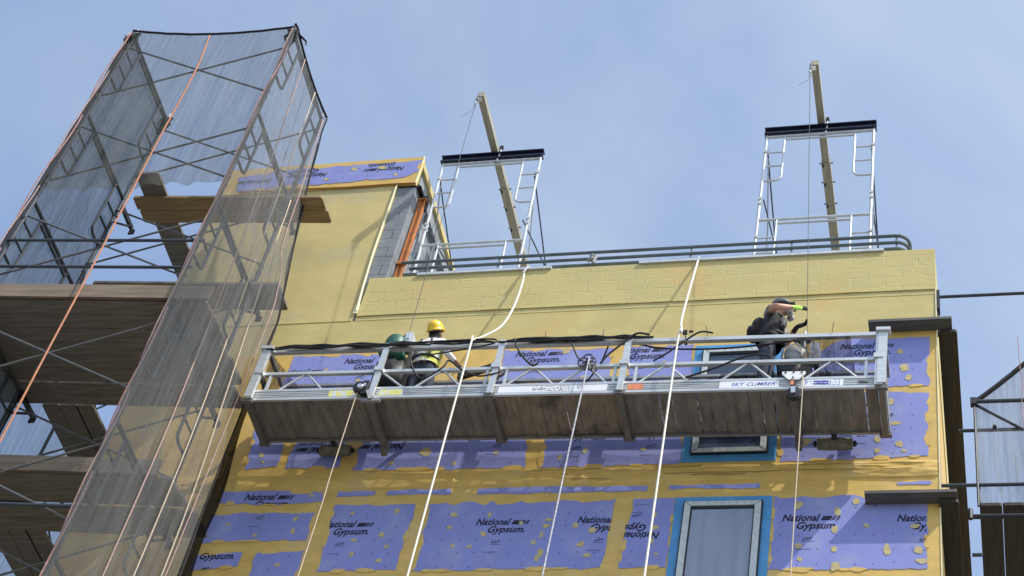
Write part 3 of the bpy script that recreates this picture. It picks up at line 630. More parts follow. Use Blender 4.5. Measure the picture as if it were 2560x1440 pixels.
def outrigger(xc, xw, zt, label_stand, label_beam, label_wire, hz):
    x0 = xc-wdt/2
    st = thing('outrigger_stand', label_stand, 'scaffold frame', (xc, FY, 18.93), 'outrigger stands on the roof')
    zf = zt-.16; rk = .035 if xc < -5 else -.008; ln = lambda p: V((p.x+(zt-p.z)*rk, p.y, p.z))
    for y in (FY, FY+2.75):
        frame_parts(st, (x0, y, zf-1.98), (1, 0, 0), 1.98, M['galv'], nm='scaffold_frame', lean=ln)
        h2 = zf-1.98-18.93
        frame_parts(st, (x0, y, 18.93), (1, 0, 0), h2, M['galv'], nm='scaffold_frame', lean=ln)
        m = MB()
        for zc, hh in ((zt-.018, .018), (zt-.142, .018)): m.box((xc, y, zc), (1.60, .11, hh))
        m.box((xc, y, zt-.08), (1.60, .012, .112)); m.build('header_beam', M['navy'], st)
    m = MB(); 
    for x in (x0+.03, x0+1.494):
        m.tube((x, FY+.03, zf-.42), (x, FY+2.72, zf-1.52), .011); m.tube((x, FY+.03, zf-1.50), (x, FY+2.72, zf-.42), .011)
    m.build('cross_brace', M['steel'], st)
    m = MB()
    for x in (x0+.03, x0+1.494):
        m.tube((x, FY+.03, zf-.32), (x+.0, FY+.55, zf-1.55), .010); m.tube((x, FY+.55, zf-1.55), (x, FY+.72, zf-2.6), .010)
    m.build('back_brace', M['alud'], st)
    # beam resting on the header, running out over the parapet
    bm_ = thing('outrigger_beam', label_beam, 'outrigger beam', (xw, 1.0, zt), 'outrigger beams')
    y0, y1 = -.76, 4.2
    m = MB(); wd = .105; m.bb((xw-wd/2, y0, zt+.002), (xw+wd/2, .95, zt+.11)); m.build('front_section', M['beam'], bm_)
    m = MB(); m.bb((xw-wd/2-.012, .952, zt-.008), (xw+wd/2+.012, y1, zt+.118)); m.build('rear_section', M['beam'], bm_)
    m = MB()
    for y in (1.0, 1.35, 1.75): m.box((xw-.045, y, zt-.014), (.025, .05, .012)); m.tube((xw-.10, y, zt+.05), (xw+.10, y, zt+.05), .010)
    m.build('splice_bolts', M['gasket'], bm_)
    m = MB(); m.tube((xw+.075, FY-.02, zt-.22), (xw+.085, FY-.02, zt+.10), .013); m.path([(xw+.085, FY-.02, zt-.10), (xw+.06, FY-.03, zt-.20), (xw-.03, FY-.03, zt-.24), (xw-.075, FY-.02, zt-.19)], .010)
    m.build('clamp_rod', M['galv'], bm_)
    m = MB(); m.box((xw+.085, FY-.02, zt+.13), (.05, .05, .06)); m.build('clamp_nut', M['black'], bm_)
    m = MB(); yw = -.72
    m.box((xw-.03, yw, zt-.015), (.09, .06, .035)); m.path([(xw-.055, yw, zt+.115), (xw-.075, yw, zt+.05), (xw-.07, yw, zt-.05), (xw-.06, yw, zt-.12)], .014)
    m.build('shackle', M['chrome'], bm_)
    m = MB()
    for k in range(4):
        c = V((xw-.06, yw, zt-.05-.055*k)); a = V((.022, 0, 0)) if k % 2 else V((0, .022, 0))
        m.path([c+V((0, 0, .035)), c+a, c-V((0, 0, .035)), c-a, c+V((0, 0, .035))], .008, 6)
    m.build('chain', M['alud'], bm_)
    hw = hz
    m = MB(); xt = xw-.06
    m.tube((xt, yw, zt-.26), (hw[0], hw[1], hw[2]), .0045, 6); m.path([(xt, yw, zt-.27), (xt-.05, yw-.01, zt-.36), (xt-.16, yw, zt-.44)], .003, 4)
    single('suspension_wire', m, M['wire'], label_wire, 'wire rope', 'hoist suspension wires')
wdt = 1.524
hL = world_p(1.66, .36, 1.50); hR = world_p(6.68, .34, 1.30)
outrigger(-7.01, -6.98, 23.03, 'galvanised walk-through frames under a navy header beside the penthouse', 'weathered outrigger beam nearer the penthouse, jutting over the roof edge', 'thin steel wire from the left roof beam down to the green hoist', hL)
outrigger(-2.10, -2.085, 23.16, 'galvanised walk-through frames under a navy header near the right roof corner', 'weathered outrigger beam near the right roof corner, jutting over the roof edge', 'thin steel wire from the right roof beam down to the worker in black', hR)
# roof railing
rr = thing('roof_railing', 'low three-bar grey pipe railing along the top of the parapet', 'railing', (-4.3, .1, 19.80))
for z, xa in ((19.965, -7.72), (20.095, -7.66), (20.235, -7.80)):
    m = MB(); pts = [(xa, .1, z), (-1.0, .1, z)]
    for k in range(1, 6): t = k*math.pi/10; pts.append((-1.0+.16*math.sin(t), .1+.16*(1-math.cos(t)), z))
    pts.append((-.84, .55, z)); m.path(pts, .0235, 8); m.build('rail', M['rail'], rr)
for x in (-7.62, -6.38, -5.03, -3.70, -2.36, -1.0):
    m = MB(); m.tube((x, .135, 19.80), (x, .135, 20.25), .016); m.build('rail_post', M['galv'], rr)
m = MB(); m.lathe([(.015, 0), (.045, .02), (.035, .06), (.05, .10), (.02, .14)], (-5.03, .06, 20.0), (0, 0, 1), 7); m.bar((-5.09, .06, 20.0), (-5.0, .05, 20.12), .03, .03); m.bar((-5.0, .04, 19.95), (-4.97, .05, 20.08), .025, .03)
single('cloth_rag', m, M['alud'], 'grey rag bundle tied to the roof railing post', 'rag')

# ------------------------------------------------------------------ ropes, wires, cables
def rope(name, pts, r, mt, label, cat, group=None, n=6, sub=True):
    P = [V(p) for p in pts]
    if sub and len(P) > 2:
        out = []
        for i in range(len(P)-1):
            p0, p1, p2, p3 = P[max(i-1, 0)], P[i], P[i+1], P[min(i+2, len(P)-1)]
            for k in range(6):
                t = k/6; out.append(.5*((2*p1)+(p2-p0)*t+(2*p0-5*p1+4*p2-p3)*t*t+(3*p1-p0-3*p2+p3)*t**3))
        out.append(P[-1]); P = out
    m = MB(); m.path(P, r, n); return single(name, m, mt, label, cat, group, True)
rope('safety_rope', [(-5.86, .06, 19.86), (-5.875, -.03, 19.83), (-5.90, -.10, 19.62)], .014, M['rope_g'], 'short grey sleeve over the parapet edge on the curving white rope', 'rope')
rope('safety_rope', [(-5.90, -.06, 19.66), (-5.81, -.25, 19.2), (-5.72, -.55, 18.4), (-5.72, -.78, 17.75), (-5.85, -.95, 17.36), (-5.93, -1.055, 17.17), (-5.93, -1.075, 16.95), (-5.925, -1.08, 14), (-5.92, -1.08, 9), (-5.9, -1.08, .1)], .0135, M['rope_w'], 'white safety rope that curves from the parapet onto the platform rail', 'rope', 'white safety ropes')
rope('safety_rope', [(-3.56, .04, 19.84), (-3.555, -.03, 19.76), (-3.45, -.85, 17.68), (-3.37, -1.085, 17.13), (-3.405, -1.085, 16.9), (-3.40, -1.09, 14), (-3.39, -1.09, 9), (-3.38, -1.09, .1)], .0140, M['rope_w'], 'white safety rope that drops straight from the parapet past the platform', 'rope', 'white safety ropes')
m = MB(); m.box((-3.33, -1.085, 17.12), (.05, .03, .06)); m.tube((-3.32, -1.085, 17.10), (-3.31, -1.09, 16.93), .008); m.box((-3.30, -1.09, 16.92), (.03, .03, .03)); m.box((-3.26, -1.085, 17.13), (.05, .02, .02))
single('rope_grab', m, M['black'], 'black rope grab clipped on the straight white rope', 'rope grab')
rope('hand_line', [(-4.44, -1.03, 16.80), (-4.44, -1.05, 16.5), (-4.47, -1.05, 14.2), (-4.5, -1.05, 9), (-4.5, -1.05, .1)], .0105, M['rope_g'], 'speckled grey line hanging from the black knot on the platform rail', 'rope')
m = MB()
for k in range(5):
    c = V((-4.46+.05*math.sin(k*2.1), -1.01, 16.80-.03*k)); m.path([c+V((.065*math.cos(t*.7), -.01, .075*math.sin(t*.7)-.03*(k % 2))) for t in range(10)], .009, 6)
m.path([(-4.43, -1.02, 16.72), (-4.41, -1.03, 16.6), (-4.37, -1.04, 16.55), (-4.36, -1.03, 16.7)], .012)
single('rope_coil', m, M['black'], 'black coiled rope knotted round the platform mid rail', 'rope')
rope('tail_wire', [(-7.19, -1.06, 16.33), (-7.20, -1.045, 16.15), (-7.19, -1.04, 15), (-7.17, -1.04, 13), (-7.16, -1.04, .1)], .0065, M['rope_t'], 'loose wire tail below the left part of the platform', 'wire rope', 'loose wire tails')
rope('tail_wire', [(-1.96, -1.0, 16.36), (-1.94, -1.01, 16.1), (-1.945, -1.0, 13), (-1.94, -1.0, .1)], .0065, M['rope_t'], 'loose wire tail below the right part of the platform', 'wire rope', 'loose wire tails')
def P_(lx, ly, lz): return world_p(lx, ly, lz)
def cable(pts, r, label, mt='black'): return rope('power_cable', [P_(*p) for p in pts], r, M[mt], label, 'cable', 'cables draped on the platform')
cable([(.35, -.02, .95), (1.0, -.05, .905), (1.5, -.05, .90), (2.4, -.05, .93), (2.95, -.05, .94), (3.02, -.06, .86), (2.8, -.05, .80), (2.2, -.03, .70)], .011, 'black cable wound along the top rail above the green hoist')
cable([(2.0, -.04, .62), (2.1, -.05, .40), (2.25, -.06, .25), (2.45, -.05, .45), (2.5, -.04, .58), (2.7, -.05, .40), (2.95, -.06, .27), (3.2, -.04, .36)], .012, 'black cable looping below the mid rail by the yellow helmet')
cable([(3.25, -.05, .93), (3.3, -.05, .80), (3.4, -.05, .62), (3.55, -.05, .45), (3.62, -.05, .48)], .013, 'black cable hanging from the top rail down to the mid rail')
cable([(4.38, -.04, .46), (4.45, -.05, .60), (4.62, -.05, .82), (4.75, -.06, .95), (4.9, -.05, .93)], .013, 'black cable rising across the post before the window')
cable([(5.0, -.04, .48), (5.15, -.05, .60), (5.35, -.05, .82), (5.5, -.06, .94), (5.65, -.05, .93)], .012, 'black cable slanting up to the top rail before the window')
cable([(5.4, -.02, .2), (5.75, -.05, .33), (6.0, -.06, .46), (6.2, -.06, .52), (6.35, -.05, .50)], .013, 'black cable lying over the truss right of the window')
cable([(3.9, -.03, .92), (3.98, -.05, .80), (4.08, -.05, .58), (4.14, -.05, .50)], .011, 'thin black cable dropping onto the black knot')
cable([(3.4, .68, .25), (3.7, .6, .45), (4.0, .5, .62), (4.25, .3, .80), (4.4, .05, .9)], .011, 'black cable slanting behind the rails beside the black knot')
cable([(4.6, .05, .95), (5.0, .1, .86), (5.6, .12, .84), (6.2, .1, .86), (6.8, .05, .9)], .012, 'black cable sagging under the top rail left of the worker in black')
# small sprigs of tie wire standing on the top rail
for i, (lx, tx) in enumerate(((.78, .0), (3.62, -.02), (4.32, .0), (5.58, -.03), (7.02, .01))):
    lab = ('end of the rolled net', 'middle of the rolled net', 'post left of the window', 'slanting cable', 'hanging black net')[i]
    rope('tie_wire', [P_(lx, -.01, .92), P_(lx+tx*.5, -.01, 1.02), P_(lx+tx, -.01, 1.10)], .0045, M['black'], 'thin tie wire sticking up from the rail at the '+lab, 'wire', 'tie wires on the top rail', 4)

# rolled and hanging black nets on the platform
def roll(x0, x1, label, r0, k):
    m = MB(); p = []; rs = []; n = int((x1-x0)/.07)
    for i in range(n+1):
        x = x0+(x1-x0)*i/n; e = min(1, 5*min(i, n-i)/n+.15)
        p.append(P_(x, -.03+.015*noise.noise(V((x*4, k, 0))), .925+.018*noise.noise(V((x*2.2, k, 5))))); rs.append(e*r0*(1+.7*noise.noise(V((x*3.5, k, 2)))))
    m.path(p, rs, 8)
    p = []
    for i in range(n+1):
        x = x0+(x1-x0)*i/n; p.append(P_(x, -.055, .875+.03*noise.noise(V((x*3, k, 9)))))
    m.path(p, .012, 6)
    return single('rolled_net', m, M['dark'], label, 'net', 'nets rolled on the platform rail')
roll(.05, 2.2, 'black net rolled on the top rail left of the yellow helmet', .025, 1)
roll(3.05, 4.95, 'lumpy black net rolled on the middle of the top rail', .030, 2)
roll(2.2, 3.0, 'thin roll of black net on the rail right of the yellow helmet', .018, 3)
def drape(name, corners, nu, nv, amp, folds, mt, label, cat='net', group=None, sag=0.0, seed=0, out=(0, -1, 0), ragged=0.0):
    """corners: top-left, top-right, bottom-right, bottom-left; folds run down the cloth."""
    A, B, C, D = [V(c) for c in corners]; out = V(out); m = MB()
    for j in range(nv+1):
        t = j/nv
        for i in range(nu+1):
            s = i/nu; p = A.lerp(B, s).lerp(D.lerp(C, s), t)
            k = min(1, .06+2.2*t)
            off = amp*k*(math.sin(folds*s*2*math.pi+seed+2*noise.noise(V((s*3, t*2, seed))))*.55+noise.noise(V((s*folds*.9, t*2.5, seed)))*1.1)
            off += amp*.30*k*noise.noise(V((s*16+t*9, t*26-s*5, seed+3)))
            off *= min(1, 6*s+.1)*min(1, 6*(1-s)+.1)
            p = p+out*off; p.z -= sag*4*s*(1-s)*(1-t)
            p.z += ragged*t*noise.noise(V((s*5, seed, 1)))
            m.v.append(p)
    for j in range(nv):
        for i in range(nu):
            a = j*(nu+1)+i; m.f.append((a, a+1, a+nu+2, a+nu+1)); m.mi.append(0)
    top = [m.v[i].copy() for i in range(nu+1)]; left = [m.v[j*(nu+1)].copy() for j in range(nv+1)]; right = [m.v[j*(nu+1)+nu].copy() for j in range(nv+1)]
    xs = [p for p in m.v]; org = ((xs[0].x+xs[-1].x)/2, (xs[0].y+xs[-1].y)/2, min(p.z for p in xs))
    ob = m.build(name, mt, None, True, org); tag(ob, label, cat, group)
    return ob, top, left, right
for i, (a, b, lab) in enumerate(((.1, 1.6, 'leftmost bay'), (1.66, 3.08, 'second bay from the left'), (3.14, 4.62, 'third bay from the left'), (4.7, 5.9, 'bay left of the window'))):
    drape('hanging_net', [P_(a, .69, .97), P_(b, .69, .97), P_(b-.02, .68, .02), P_(a+.02, .68, .02)], 24, 12, .012, 4, M['neti'], 'thin black net hanging inside the platform, '+lab, 'net', 'nets hanging in the platform', .10, i)
drape('hanging_net', [P_(5.65, .64, .97), P_(6.95, .64, .97), P_(6.9, .6, .1), P_(5.5, .62, .1)], 26, 10, .05, 6, M['netd'], 'black net hanging inside the platform before the upper window', group='nets hanging in the platform')
drape('hanging_net', [P_(6.52, .02, .93), P_(7.22, .02, .93), P_(7.32, .10, .16), P_(7.02, .16, .16)], 20, 10, .09, 4, M['netd'], 'black net gathered and hanging from the rail right of the worker', group='nets hanging in the platform', ragged=.05, seed=3)
drape('hanging_net', [P_(.08, .05, .9), P_(.30, .66, .88), P_(.42, .66, .06), P_(.16, .05, .08)], 14, 8, .06, 3, M['netd'], 'black net closing the left end of the platform', group='nets hanging in the platform', seed=5, out=(1, 0, 0))
m = MB(); m.bar(P_(2.45, .45, .82), P_(3.0, .30, .86), .05, .09); m.bar(P_(3.02, .3, .84), P_(3.12, .28, .70), .02, .03); m.bar(P_(3.12, .28, .70), P_(3.02, .28, .60), .02, .03); m.bar(P_(3.02, .28, .60), P_(2.98, .28, .74), .02, .03); m.box(P_(3.0, .28, .64), (.07, .05, .1))
single('drill', m, M['boot'], 'brown long tool lying on the rails right of the yellow helmet', 'tool')

# ------------------------------------------------------------------ left scaffold tower
TZ = 22.95
def TW(u, v, z): return V((-11.95+u, -2.39+.0766*u+v, z))          # tower axes: u along the wall, v towards it
lean = lambda p: V((p.x+max(0, min(1.1, (p.x+11.95)/2.48))*(TZ-p.z)*.0155, p.y, p.z))
TU, TD, LIFT = 2.48, 1.515, 2.03
tow = thing('scaffold_tower', 'tall steel scaffold tower of stacked frames in front of the left wall end', 'scaffold', (-10.7, -1.54, 0))
ztop = TZ-.06
k = 0; z = ztop
while z-LIFT > 0.5 and k < 11:
    for u in (0, TU): frame_parts(tow, TW(u, 0, z-LIFT), (0, 1, 0), LIFT, M['steel'], lean=lean, nm='scaffold_frame', r=.028, inset=.30, wd=TD)
    for v in (0, TD):
        m = MB(); vv = v+(.03 if v == 0 else -.03)
        m.tube(lean(TW(0, vv, z-.30)), lean(TW(TU, vv, z-1.52)), .014); m.tube(lean(TW(TU, vv+.024, z-.30)), lean(TW(0, vv+.024, z-1.52)), .014)
        m.build('cross_brace', M['brace'], tow)
    z -= LIFT; k += 1
zb = z
for u in (0, TU):
    for v in (0, TD):
        m = MB(); m.tube(lean(TW(u, v, 0)), lean(TW(u, v, zb)), .024); m.box(lean(TW(u, v, .02)), (.2, .2, .03)); m.build('base_jack', M['steel'], tow)
        m = MB(); m.tube(TW(u, v, ztop-.01), TW(u, v, ztop+.15), .019); m.build('coupling_pin', M['galv'], tow)
for z in (17.93, 17.40, 13.4):
    m = MB(); m.tube(lean(TW(.0, -.04, z)), lean(TW(TU+.1, -.04, z)), .021); m.build('guard_rail', M['steel'], tow)
for u in (.03, TU-.02):
    for z in (20.69, 18.79, 16.75, 14.70):
        m = MB(); p = lean(TW(u, TD, z))
        m.bar(p, p+V((0, .40, 0)), .045, .07); m.tube(p+V((0, .36, -.02)), p+V((0, .02, -.36)), .018); m.tube(p+V((0, .42, -.12)), p+V((0, .42, .04)), .022); m.box(p+V((.03, .43, -.06)), (.05, .04, .08))
        m.build('side_bracket', M['gasket'], tow)
ORD = ('first', 'second', 'third', 'fourth', 'fifth', 'sixth', 'seventh', 'eighth')
def planks(vs, z, u0, u1, where, group, mt='plank', t=.042, wd=.238):
    for i, v in enumerate(vs):
        a, b = u0+random.uniform(-.03, .03), u1+random.uniform(-.03, .03); m = MB(); hw = wd/2; c = .02
        m.prism([TW(a+c, v-hw, z), TW(a, v-hw+c, z), TW(a, v+hw-c, z), TW(a+c, v+hw, z), TW(b-c, v+hw, z), TW(b, v+hw-c, z), TW(b, v-hw+c, z), TW(b-c, v-hw, z)], (0, 0, t))
        lab = '%s wooden plank from the outer edge of %s' % (ORD[i], where) if len(vs) > 2 else '%s wooden plank of %s' % (('outer', 'inner')[i], where)
        single('scaffold_plank', m, M[mt], lab, 'plank', group)
GP = 'scaffold planks on the left tower'
planks([1.515, 1.750], 20.745, .22, 3.06, 'the topmost bracket deck, ends showing past the net', GP, 'plankf', wd=.225)
planks([1.54, 1.77], 18.85, .3, 2.92, 'the bracket deck behind the net', GP, wd=.22)
planks([.115+.226*i for i in range(6)], 16.81, -.7, 3.03, 'the wide deck', GP, wd=.219)
planks([1.465, 1.655], 16.79, -.6, 2.96, 'the bracket deck beside the wide deck', GP, wd=.18)
planks([1.05, 1.29], 14.78, -.6, 2.95, 'the lowest visible deck', GP)
planks([1.54, 1.77], 14.74, -.6, 3.05, 'the lowest bracket deck', GP, wd=.22)
def ylong(xs, z, y0, y1, where, group, mt='plank', wd=.24, ends=None):
    for i, x in enumerate(xs):
        m = MB(); hw = wd/2; c = .02; a = y0+random.uniform(-.03, .03)
        m.prism([(x-hw, a+c, z), (x-hw+c, a, z), (x+hw-c, a, z), (x+hw, a+c, z), (x+hw, y1, z), (x-hw, y1, z)], (0, 0, .042))
        lab = '%s plank from the left on %s' % (ORD[i], where) if len(xs) > 1 else 'plank on '+where
        single('scaffold_plank', m, M[mt], lab, 'plank', group)
GL = 'planks running back along the left side'
ylong([-11.40], 20.792, -1.35, 3.2, 'the topmost deck running back past the building', GL, wd=.36)
ylong([-11.66, -11.41, -11.19], 16.84, -.55, 3.5, 'the deck running back along the left side', GL)
ylong([-11.62, -11.37, -11.15], 14.83, -.9, 3.5, 'the lowest deck running back along the left side', GL)
for (v, z, u0, u1, lab) in ((-.045, 16.80, -.8, 3.06, 'lit wooden toe board along the outer edge of the wide scaffold deck'), (.90, 14.79, -.6, 2.75, 'wooden toe board along the lowest visible scaffold deck')):
    m = MB(); m.prism([TW(u0, v-.02, z), TW(u1, v-.02, z), TW(u1, v+.02, z), TW(u0, v+.02, z)], (0, 0, .235)); single('toe_board', m, M['toe'], lab, 'toe board', 'toe boards')
# scaffold bay beyond the building's left end
back = thing('scaffold_bay', 'dark scaffold bay running back beside the left building end', 'scaffold', (-11.5, 2.2, 0), 'scaffold bays beside the building')
for y in (.75, 2.9):
    m = MB()
    for x in (-12.5, -11.22): m.tube((x, y, 0), (x, y, 20.9), .024)
    for z in (20.74, 18.7, 16.78, 14.75, 12.7): m.tube((-12.5, y, z), (-11.22, y, z), .02); m.tube((-12.5, y, z-.9), (-11.22, y, z-.05), .012)
    m.build('scaffold_frame', M['steel'], back)
for x in (-12.5, -11.22):
    m = MB()
    for z in (19.2, 17.2, 15.2, 13.2): m.tube((x, .75, z), (x, 2.9, z-1.2), .013); m.tube((x, 2.9, z), (x, .75, z-1.2), .013)
    m.build('cross_brace', M['steel'], back)
# nets on the tower
def hem(pts, r, mt, parent):
    m = MB(); m.path(pts, r, 6); return m.build('hem', mt, parent, True)
GN = 'nets on the left scaffold tower'
ob, top, lf, rg = drape('debris_net', [TW(-.03, -.05, TZ-.0), TW(TU+.03, -.05, TZ+.02), TW(TU+.06, -.06, 19.15), TW(.03, -.05, 19.0)], 90, 70, .05, 7, M['net'], 'grey mesh net over the outer face of the tower top', 'net', GN, .15, 1, (0, -1, 0), .10)
hem(top, .020, M['dark'], ob)
ob, top, lf, rg = drape('debris_net', [TW(-.06, -.02, TZ), TW(-.04, TD+.04, TZ-.06), TW(.05, TD+.1, 8.0), TW(-.02, -.05, 8.0)], 50, 110, .06, 5, M['netl'], 'darker mesh net down the far left tower side', 'net', GN, .05, 8, (-1, 0, 0))
hem(top, .022, M['dark'], ob); hem(rg, [.012+.03*abs(noise.noise(V((0, i*.3, 6)))) for i in range(len(rg))], M['dark'], ob)
def sidenet():
    m = MB(); nu, nv = 70, 190; z0, z1 = TZ-.0, 8.0
    for j in range(nv+1):
        z = z0+(z1-z0)*j/nv
        B = .02+.20*max(0, min(1, (22.6-z)/2.2))+.30*max(0, min(1, (20.4-z)/2.2)); xp = -9.47+(TZ-z)*.0155+.035
        for i in range(nu+1):
            s = i/nu; g_ = min(1, s/.045); g_ = g_*g_*(3-2*g_)
            y = -2.31+1.66*s-.10*s*min(1, max(0, (20-z)/3))
            f = min(1, j/8)*min(1, 8*(1-s)+.15)*min(1, 6*s+.05)
            off = .05*f*(math.sin(34*s+1.6*noise.noise(V((s*3, z*.35, 4))))*.5+1.1*noise.noise(V((s*6, z*.28, 4)))+.35*noise.noise(V((s*15+z*1.2, z*3.2, 9))))
            zz = z-.10*4*s*(1-s)*max(0, 1-j/8)
            m.v.append(V((xp+B*g_+off, y, zz)))
    for j in range(nv):
        for i in range(nu): a = j*(nu+1)+i; m.f.append((a, a+1, a+nu+2, a+nu+1)); m.mi.append(0)
    top = [m.v[i].copy() for i in range(nu+1)]; rg = [m.v[j*(nu+1)+nu].copy() for j in range(nv+1)]
    ob = m.build('debris_net', M['net2'], None, True, (-9.1, -1.45, 8.0)); tag(ob, 'grey mesh net down the tower side nearest the platform', 'net', GN)
    hem(top, .022, M['dark'], ob)
    hem([p+V((.01*noise.noise(V((0, p.z, 3))), .03+.02*noise.noise(V((0, p.z*.7, 8))), 0)) for p in rg], [.012+.05*max(0, noise.noise(V((0, p.z*.55, 2))))*min(1, max(0, (21.5-p.z)/2)) for p in rg], M['dark'], ob)
    m = MB(); n0 = 0                                                  # loose black selvedge folded back towards the wall
    for j, p in enumerate(rg[8:]):
        w_ = .08+.30*min(1, max(0, (18.5-p.z)/3.5)); m.v += [p+V((.0, .01, 0)), p+V((-.03, w_*.5, 0)), p+V((-.05+.05*noise.noise(V((0, p.z*.8, 1))), w_+.06*noise.noise(V((0, p.z, 5))), 0))]
        if j:
            a = 3*(j-1)
            for q in (0, 1): m.f.append((a+q, a+q+1, a+q+4, a+q+3)); m.mi.append(0)
    m.build('selvedge', M['selv'], ob, True)
sidenet()
ob, top, lf, rg = drape('debris_net', [V((-12.62, -.8, 18.6)), V((-12.62, 3.3, 18.6)), V((-12.55, 3.3, 8)), V((-12.55, -.8, 8))], 40, 30, .06, 9, M['net'], 'pale streaky net closing the scaffold bay left of the building', 'net', GN, .1, 12, (-1, 0, 0))
for u, v, lab in ((0, 0, 'left outer'), (TU, 0, 'right outer'), (0, TD, 'left inner')):
    m = MB(); c = TW(u, v, TZ-.03)
    for q in range(7):
        a = q*1.7+u; m.path([c, c+V((.10*math.cos(a), -.03+.06*math.sin(a), -.05-.03*q)), c+V((.05*math.cos(a+1), .05*math.sin(a), -.16-.05*q))], [.030, .022, .006], 6)
    if u and not v: m.path([c, c+V((.10, .10, -.03)), c+V((.16, .14, -.08)), c+V((.17, .16, -.16))], [.02, .02, .016, .006], 6)
    single('net_knot', m, M['dark'], 'bunched black net tied to the %s post top of the tower' % lab, 'net', 'net ties on the tower posts', True)
# ropes on the tower
GR = 'ropes on the scaffold tower'
rope('net_rope', [(-10.7, -2.37, 22.72), (-10.62, -2.38, 22.0), (-10.58, -2.40, 21.2), (-10.58, -2.40, 20.0), (-10.52, -2.42, 17.3), (-10.49, -2.44, 15.6), (-10.47, -2.44, 14.1), (-10.4, -2.44, 8), (-10.4, -2.44, .1)], .013, M['rope_o'], 'orange rope down the middle of the tower outer face', 'rope', GR)
rope('net_rope', [(-9.39, -1.79, 22.79), (-9.14, -1.81, 19.46), (-8.8, -2.05, 15.42), (-8.72, -2.12, 12.54), (-8.72, -2.12, 6.0), (-8.72, -2.12, 0.1)], 0.0085, M['rope_p2'], 'faded orange rope on the side net, nearest the outer corner', 'rope', GR)
rope('net_rope', [(-9.39, -1.22, 22.77), (-9.17, -1.35, 20.08), (-8.8, -1.58, 15.93), (-8.72, -1.61, 12.99), (-8.72, -1.61, 6.0), (-8.72, -1.61, 0.1)], 0.008, M['rope_t'], 'tan rope down the middle of the side net', 'rope', GR)
rope('net_rope', [(-9.14, -1.06, 20.3), (-8.92, -1.26, 18.39), (-8.8, -1.22, 16.32), (-8.72, -1.12, 13.41), (-8.72, -1.12, 6.0), (-8.72, -1.12, 0.1)], 0.008, M['rope_t'], 'tan rope on the side net, nearer the wall', 'rope', GR)
rope('net_rope', [(-9.39, -0.75, 22.74), (-9.120000000000001, -0.96, 20.62), (-8.97, -1.06, 19.23), (-8.870000000000001, -0.93, 18.54), (-8.770000000000001, -0.98, 16.58), (-8.770000000000001, -0.98, 6.0), (-8.770000000000001, -0.98, 0.1)], 0.008, M['rope_p2'], 'pink rope along the wall edge of the side net', 'rope', GR)
def twist(u, v, label, ph):
    m = MB()
    for kk in (0, 1):
        m.k = kk; p = []; zz = 22.85
        while zz > 8:
            a = zz*2.2+ph+kk*math.pi; q = lean(TW(u, v, zz)); p.append(q+V((.024*math.cos(a)+.03*noise.noise(V((zz*.8, ph, kk))), -.045+.025*math.sin(a), 0))); zz -= .12
        m.path(p, [.011, .009][kk], 6)
    m.k = 2; p = []; zz = 22.9
    while zz > 8: p.append(lean(TW(u+.02*noise.noise(V((zz*1.5, ph, 4))), v-.015, zz))); zz -= .2
    m.path(p, [.020+.014*abs(noise.noise(V((0, i*.35, ph)))) for i in range(len(p))], 6)
    o = m.build('net_lashing', [M['rope_p'], M['rope_p2'], M['dark']], None, True, tuple(TW(u, v, 8))); tag(o, label, 'rope', 'rope lashings on the tower posts')
twist(-.03, -.03, 'twisted pink rope lashing on the left outer tower post', 0)
twist(TU+.02, -.03, 'twisted pink rope lashing on the right outer tower post', 2)

# ------------------------------------------------------------------ scaffold along the right side of the building
rs = thing('side_scaffold', 'dark steel scaffold along the right side of the building', 'scaffold', (-.1, 2, 0), 'scaffold bays beside the building')
for y in (2.25, 4.4):
    m = MB()
    for x in (.38, .95): m.tube((x, y, 0), (x, y, 15.26), .024)
    for z in (15.24,): m.tube((.0, y, z-.02), (.95, y, z-.02), .022)
    m.build('scaffold_frame', M['steel'], rs)
for (x0, x1, y, z) in ((-.50, 1.6, .02, 18.86), (-.30, 1.6, .06, 16.53), (-.50, 1.6, .02, 15.635), (-.20, -.10, .02, 14.62)):
    m = MB(); m.tube((x0, y, z), (x1, y, z+.0), .021); m.build('tie_pipe', M['steel'], rs)
m = MB(); m.bb((-.508, .0, 18.62), (-.47, .12, 18.98)); m.bb((-.506, .02, 18.2), (-.49, .1, 18.62)); m.build('tie_plate', M['gasket'], rs)
m = MB(); m.tube((-.113, .0, 15.30), (-.113, .0, 16.98), .014); m.tube((-.113, -.01, 16.93), (1.5, -.01, 16.93), .024); m.tube((-.10, .02, 16.91), (.75, .02, 16.2), .018); m.build('net_frame', M['steel'], rs)
m = MB(); m.box((-.12, .0, 16.93), (.07, .07, .10)); m.lathe([(.02, -.02), (.026, 0), (.02, .02)], (.10, .0, 16.52), (0, 1, 0), 12); m.build('coupler', M['black'], rs)
m = MB(); m.tube((-.2, -.06, 15.06), (-.2, -.06, 15.2), .025); m.tube((-.22, -.05, 15.10), (1.4, -.05, 15.10), .028); m.build('deck_bearer', M['gasket'], rs)
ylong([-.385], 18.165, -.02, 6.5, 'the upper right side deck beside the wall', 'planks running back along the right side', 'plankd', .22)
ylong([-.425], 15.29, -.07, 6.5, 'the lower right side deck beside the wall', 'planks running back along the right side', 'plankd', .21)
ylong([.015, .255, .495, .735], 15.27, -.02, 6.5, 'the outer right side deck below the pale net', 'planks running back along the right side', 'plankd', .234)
ylong([-.12, .13], 12.9, 0, 6.5, 'the bottom right side deck', 'planks running back along the right side', 'plankd', .24)
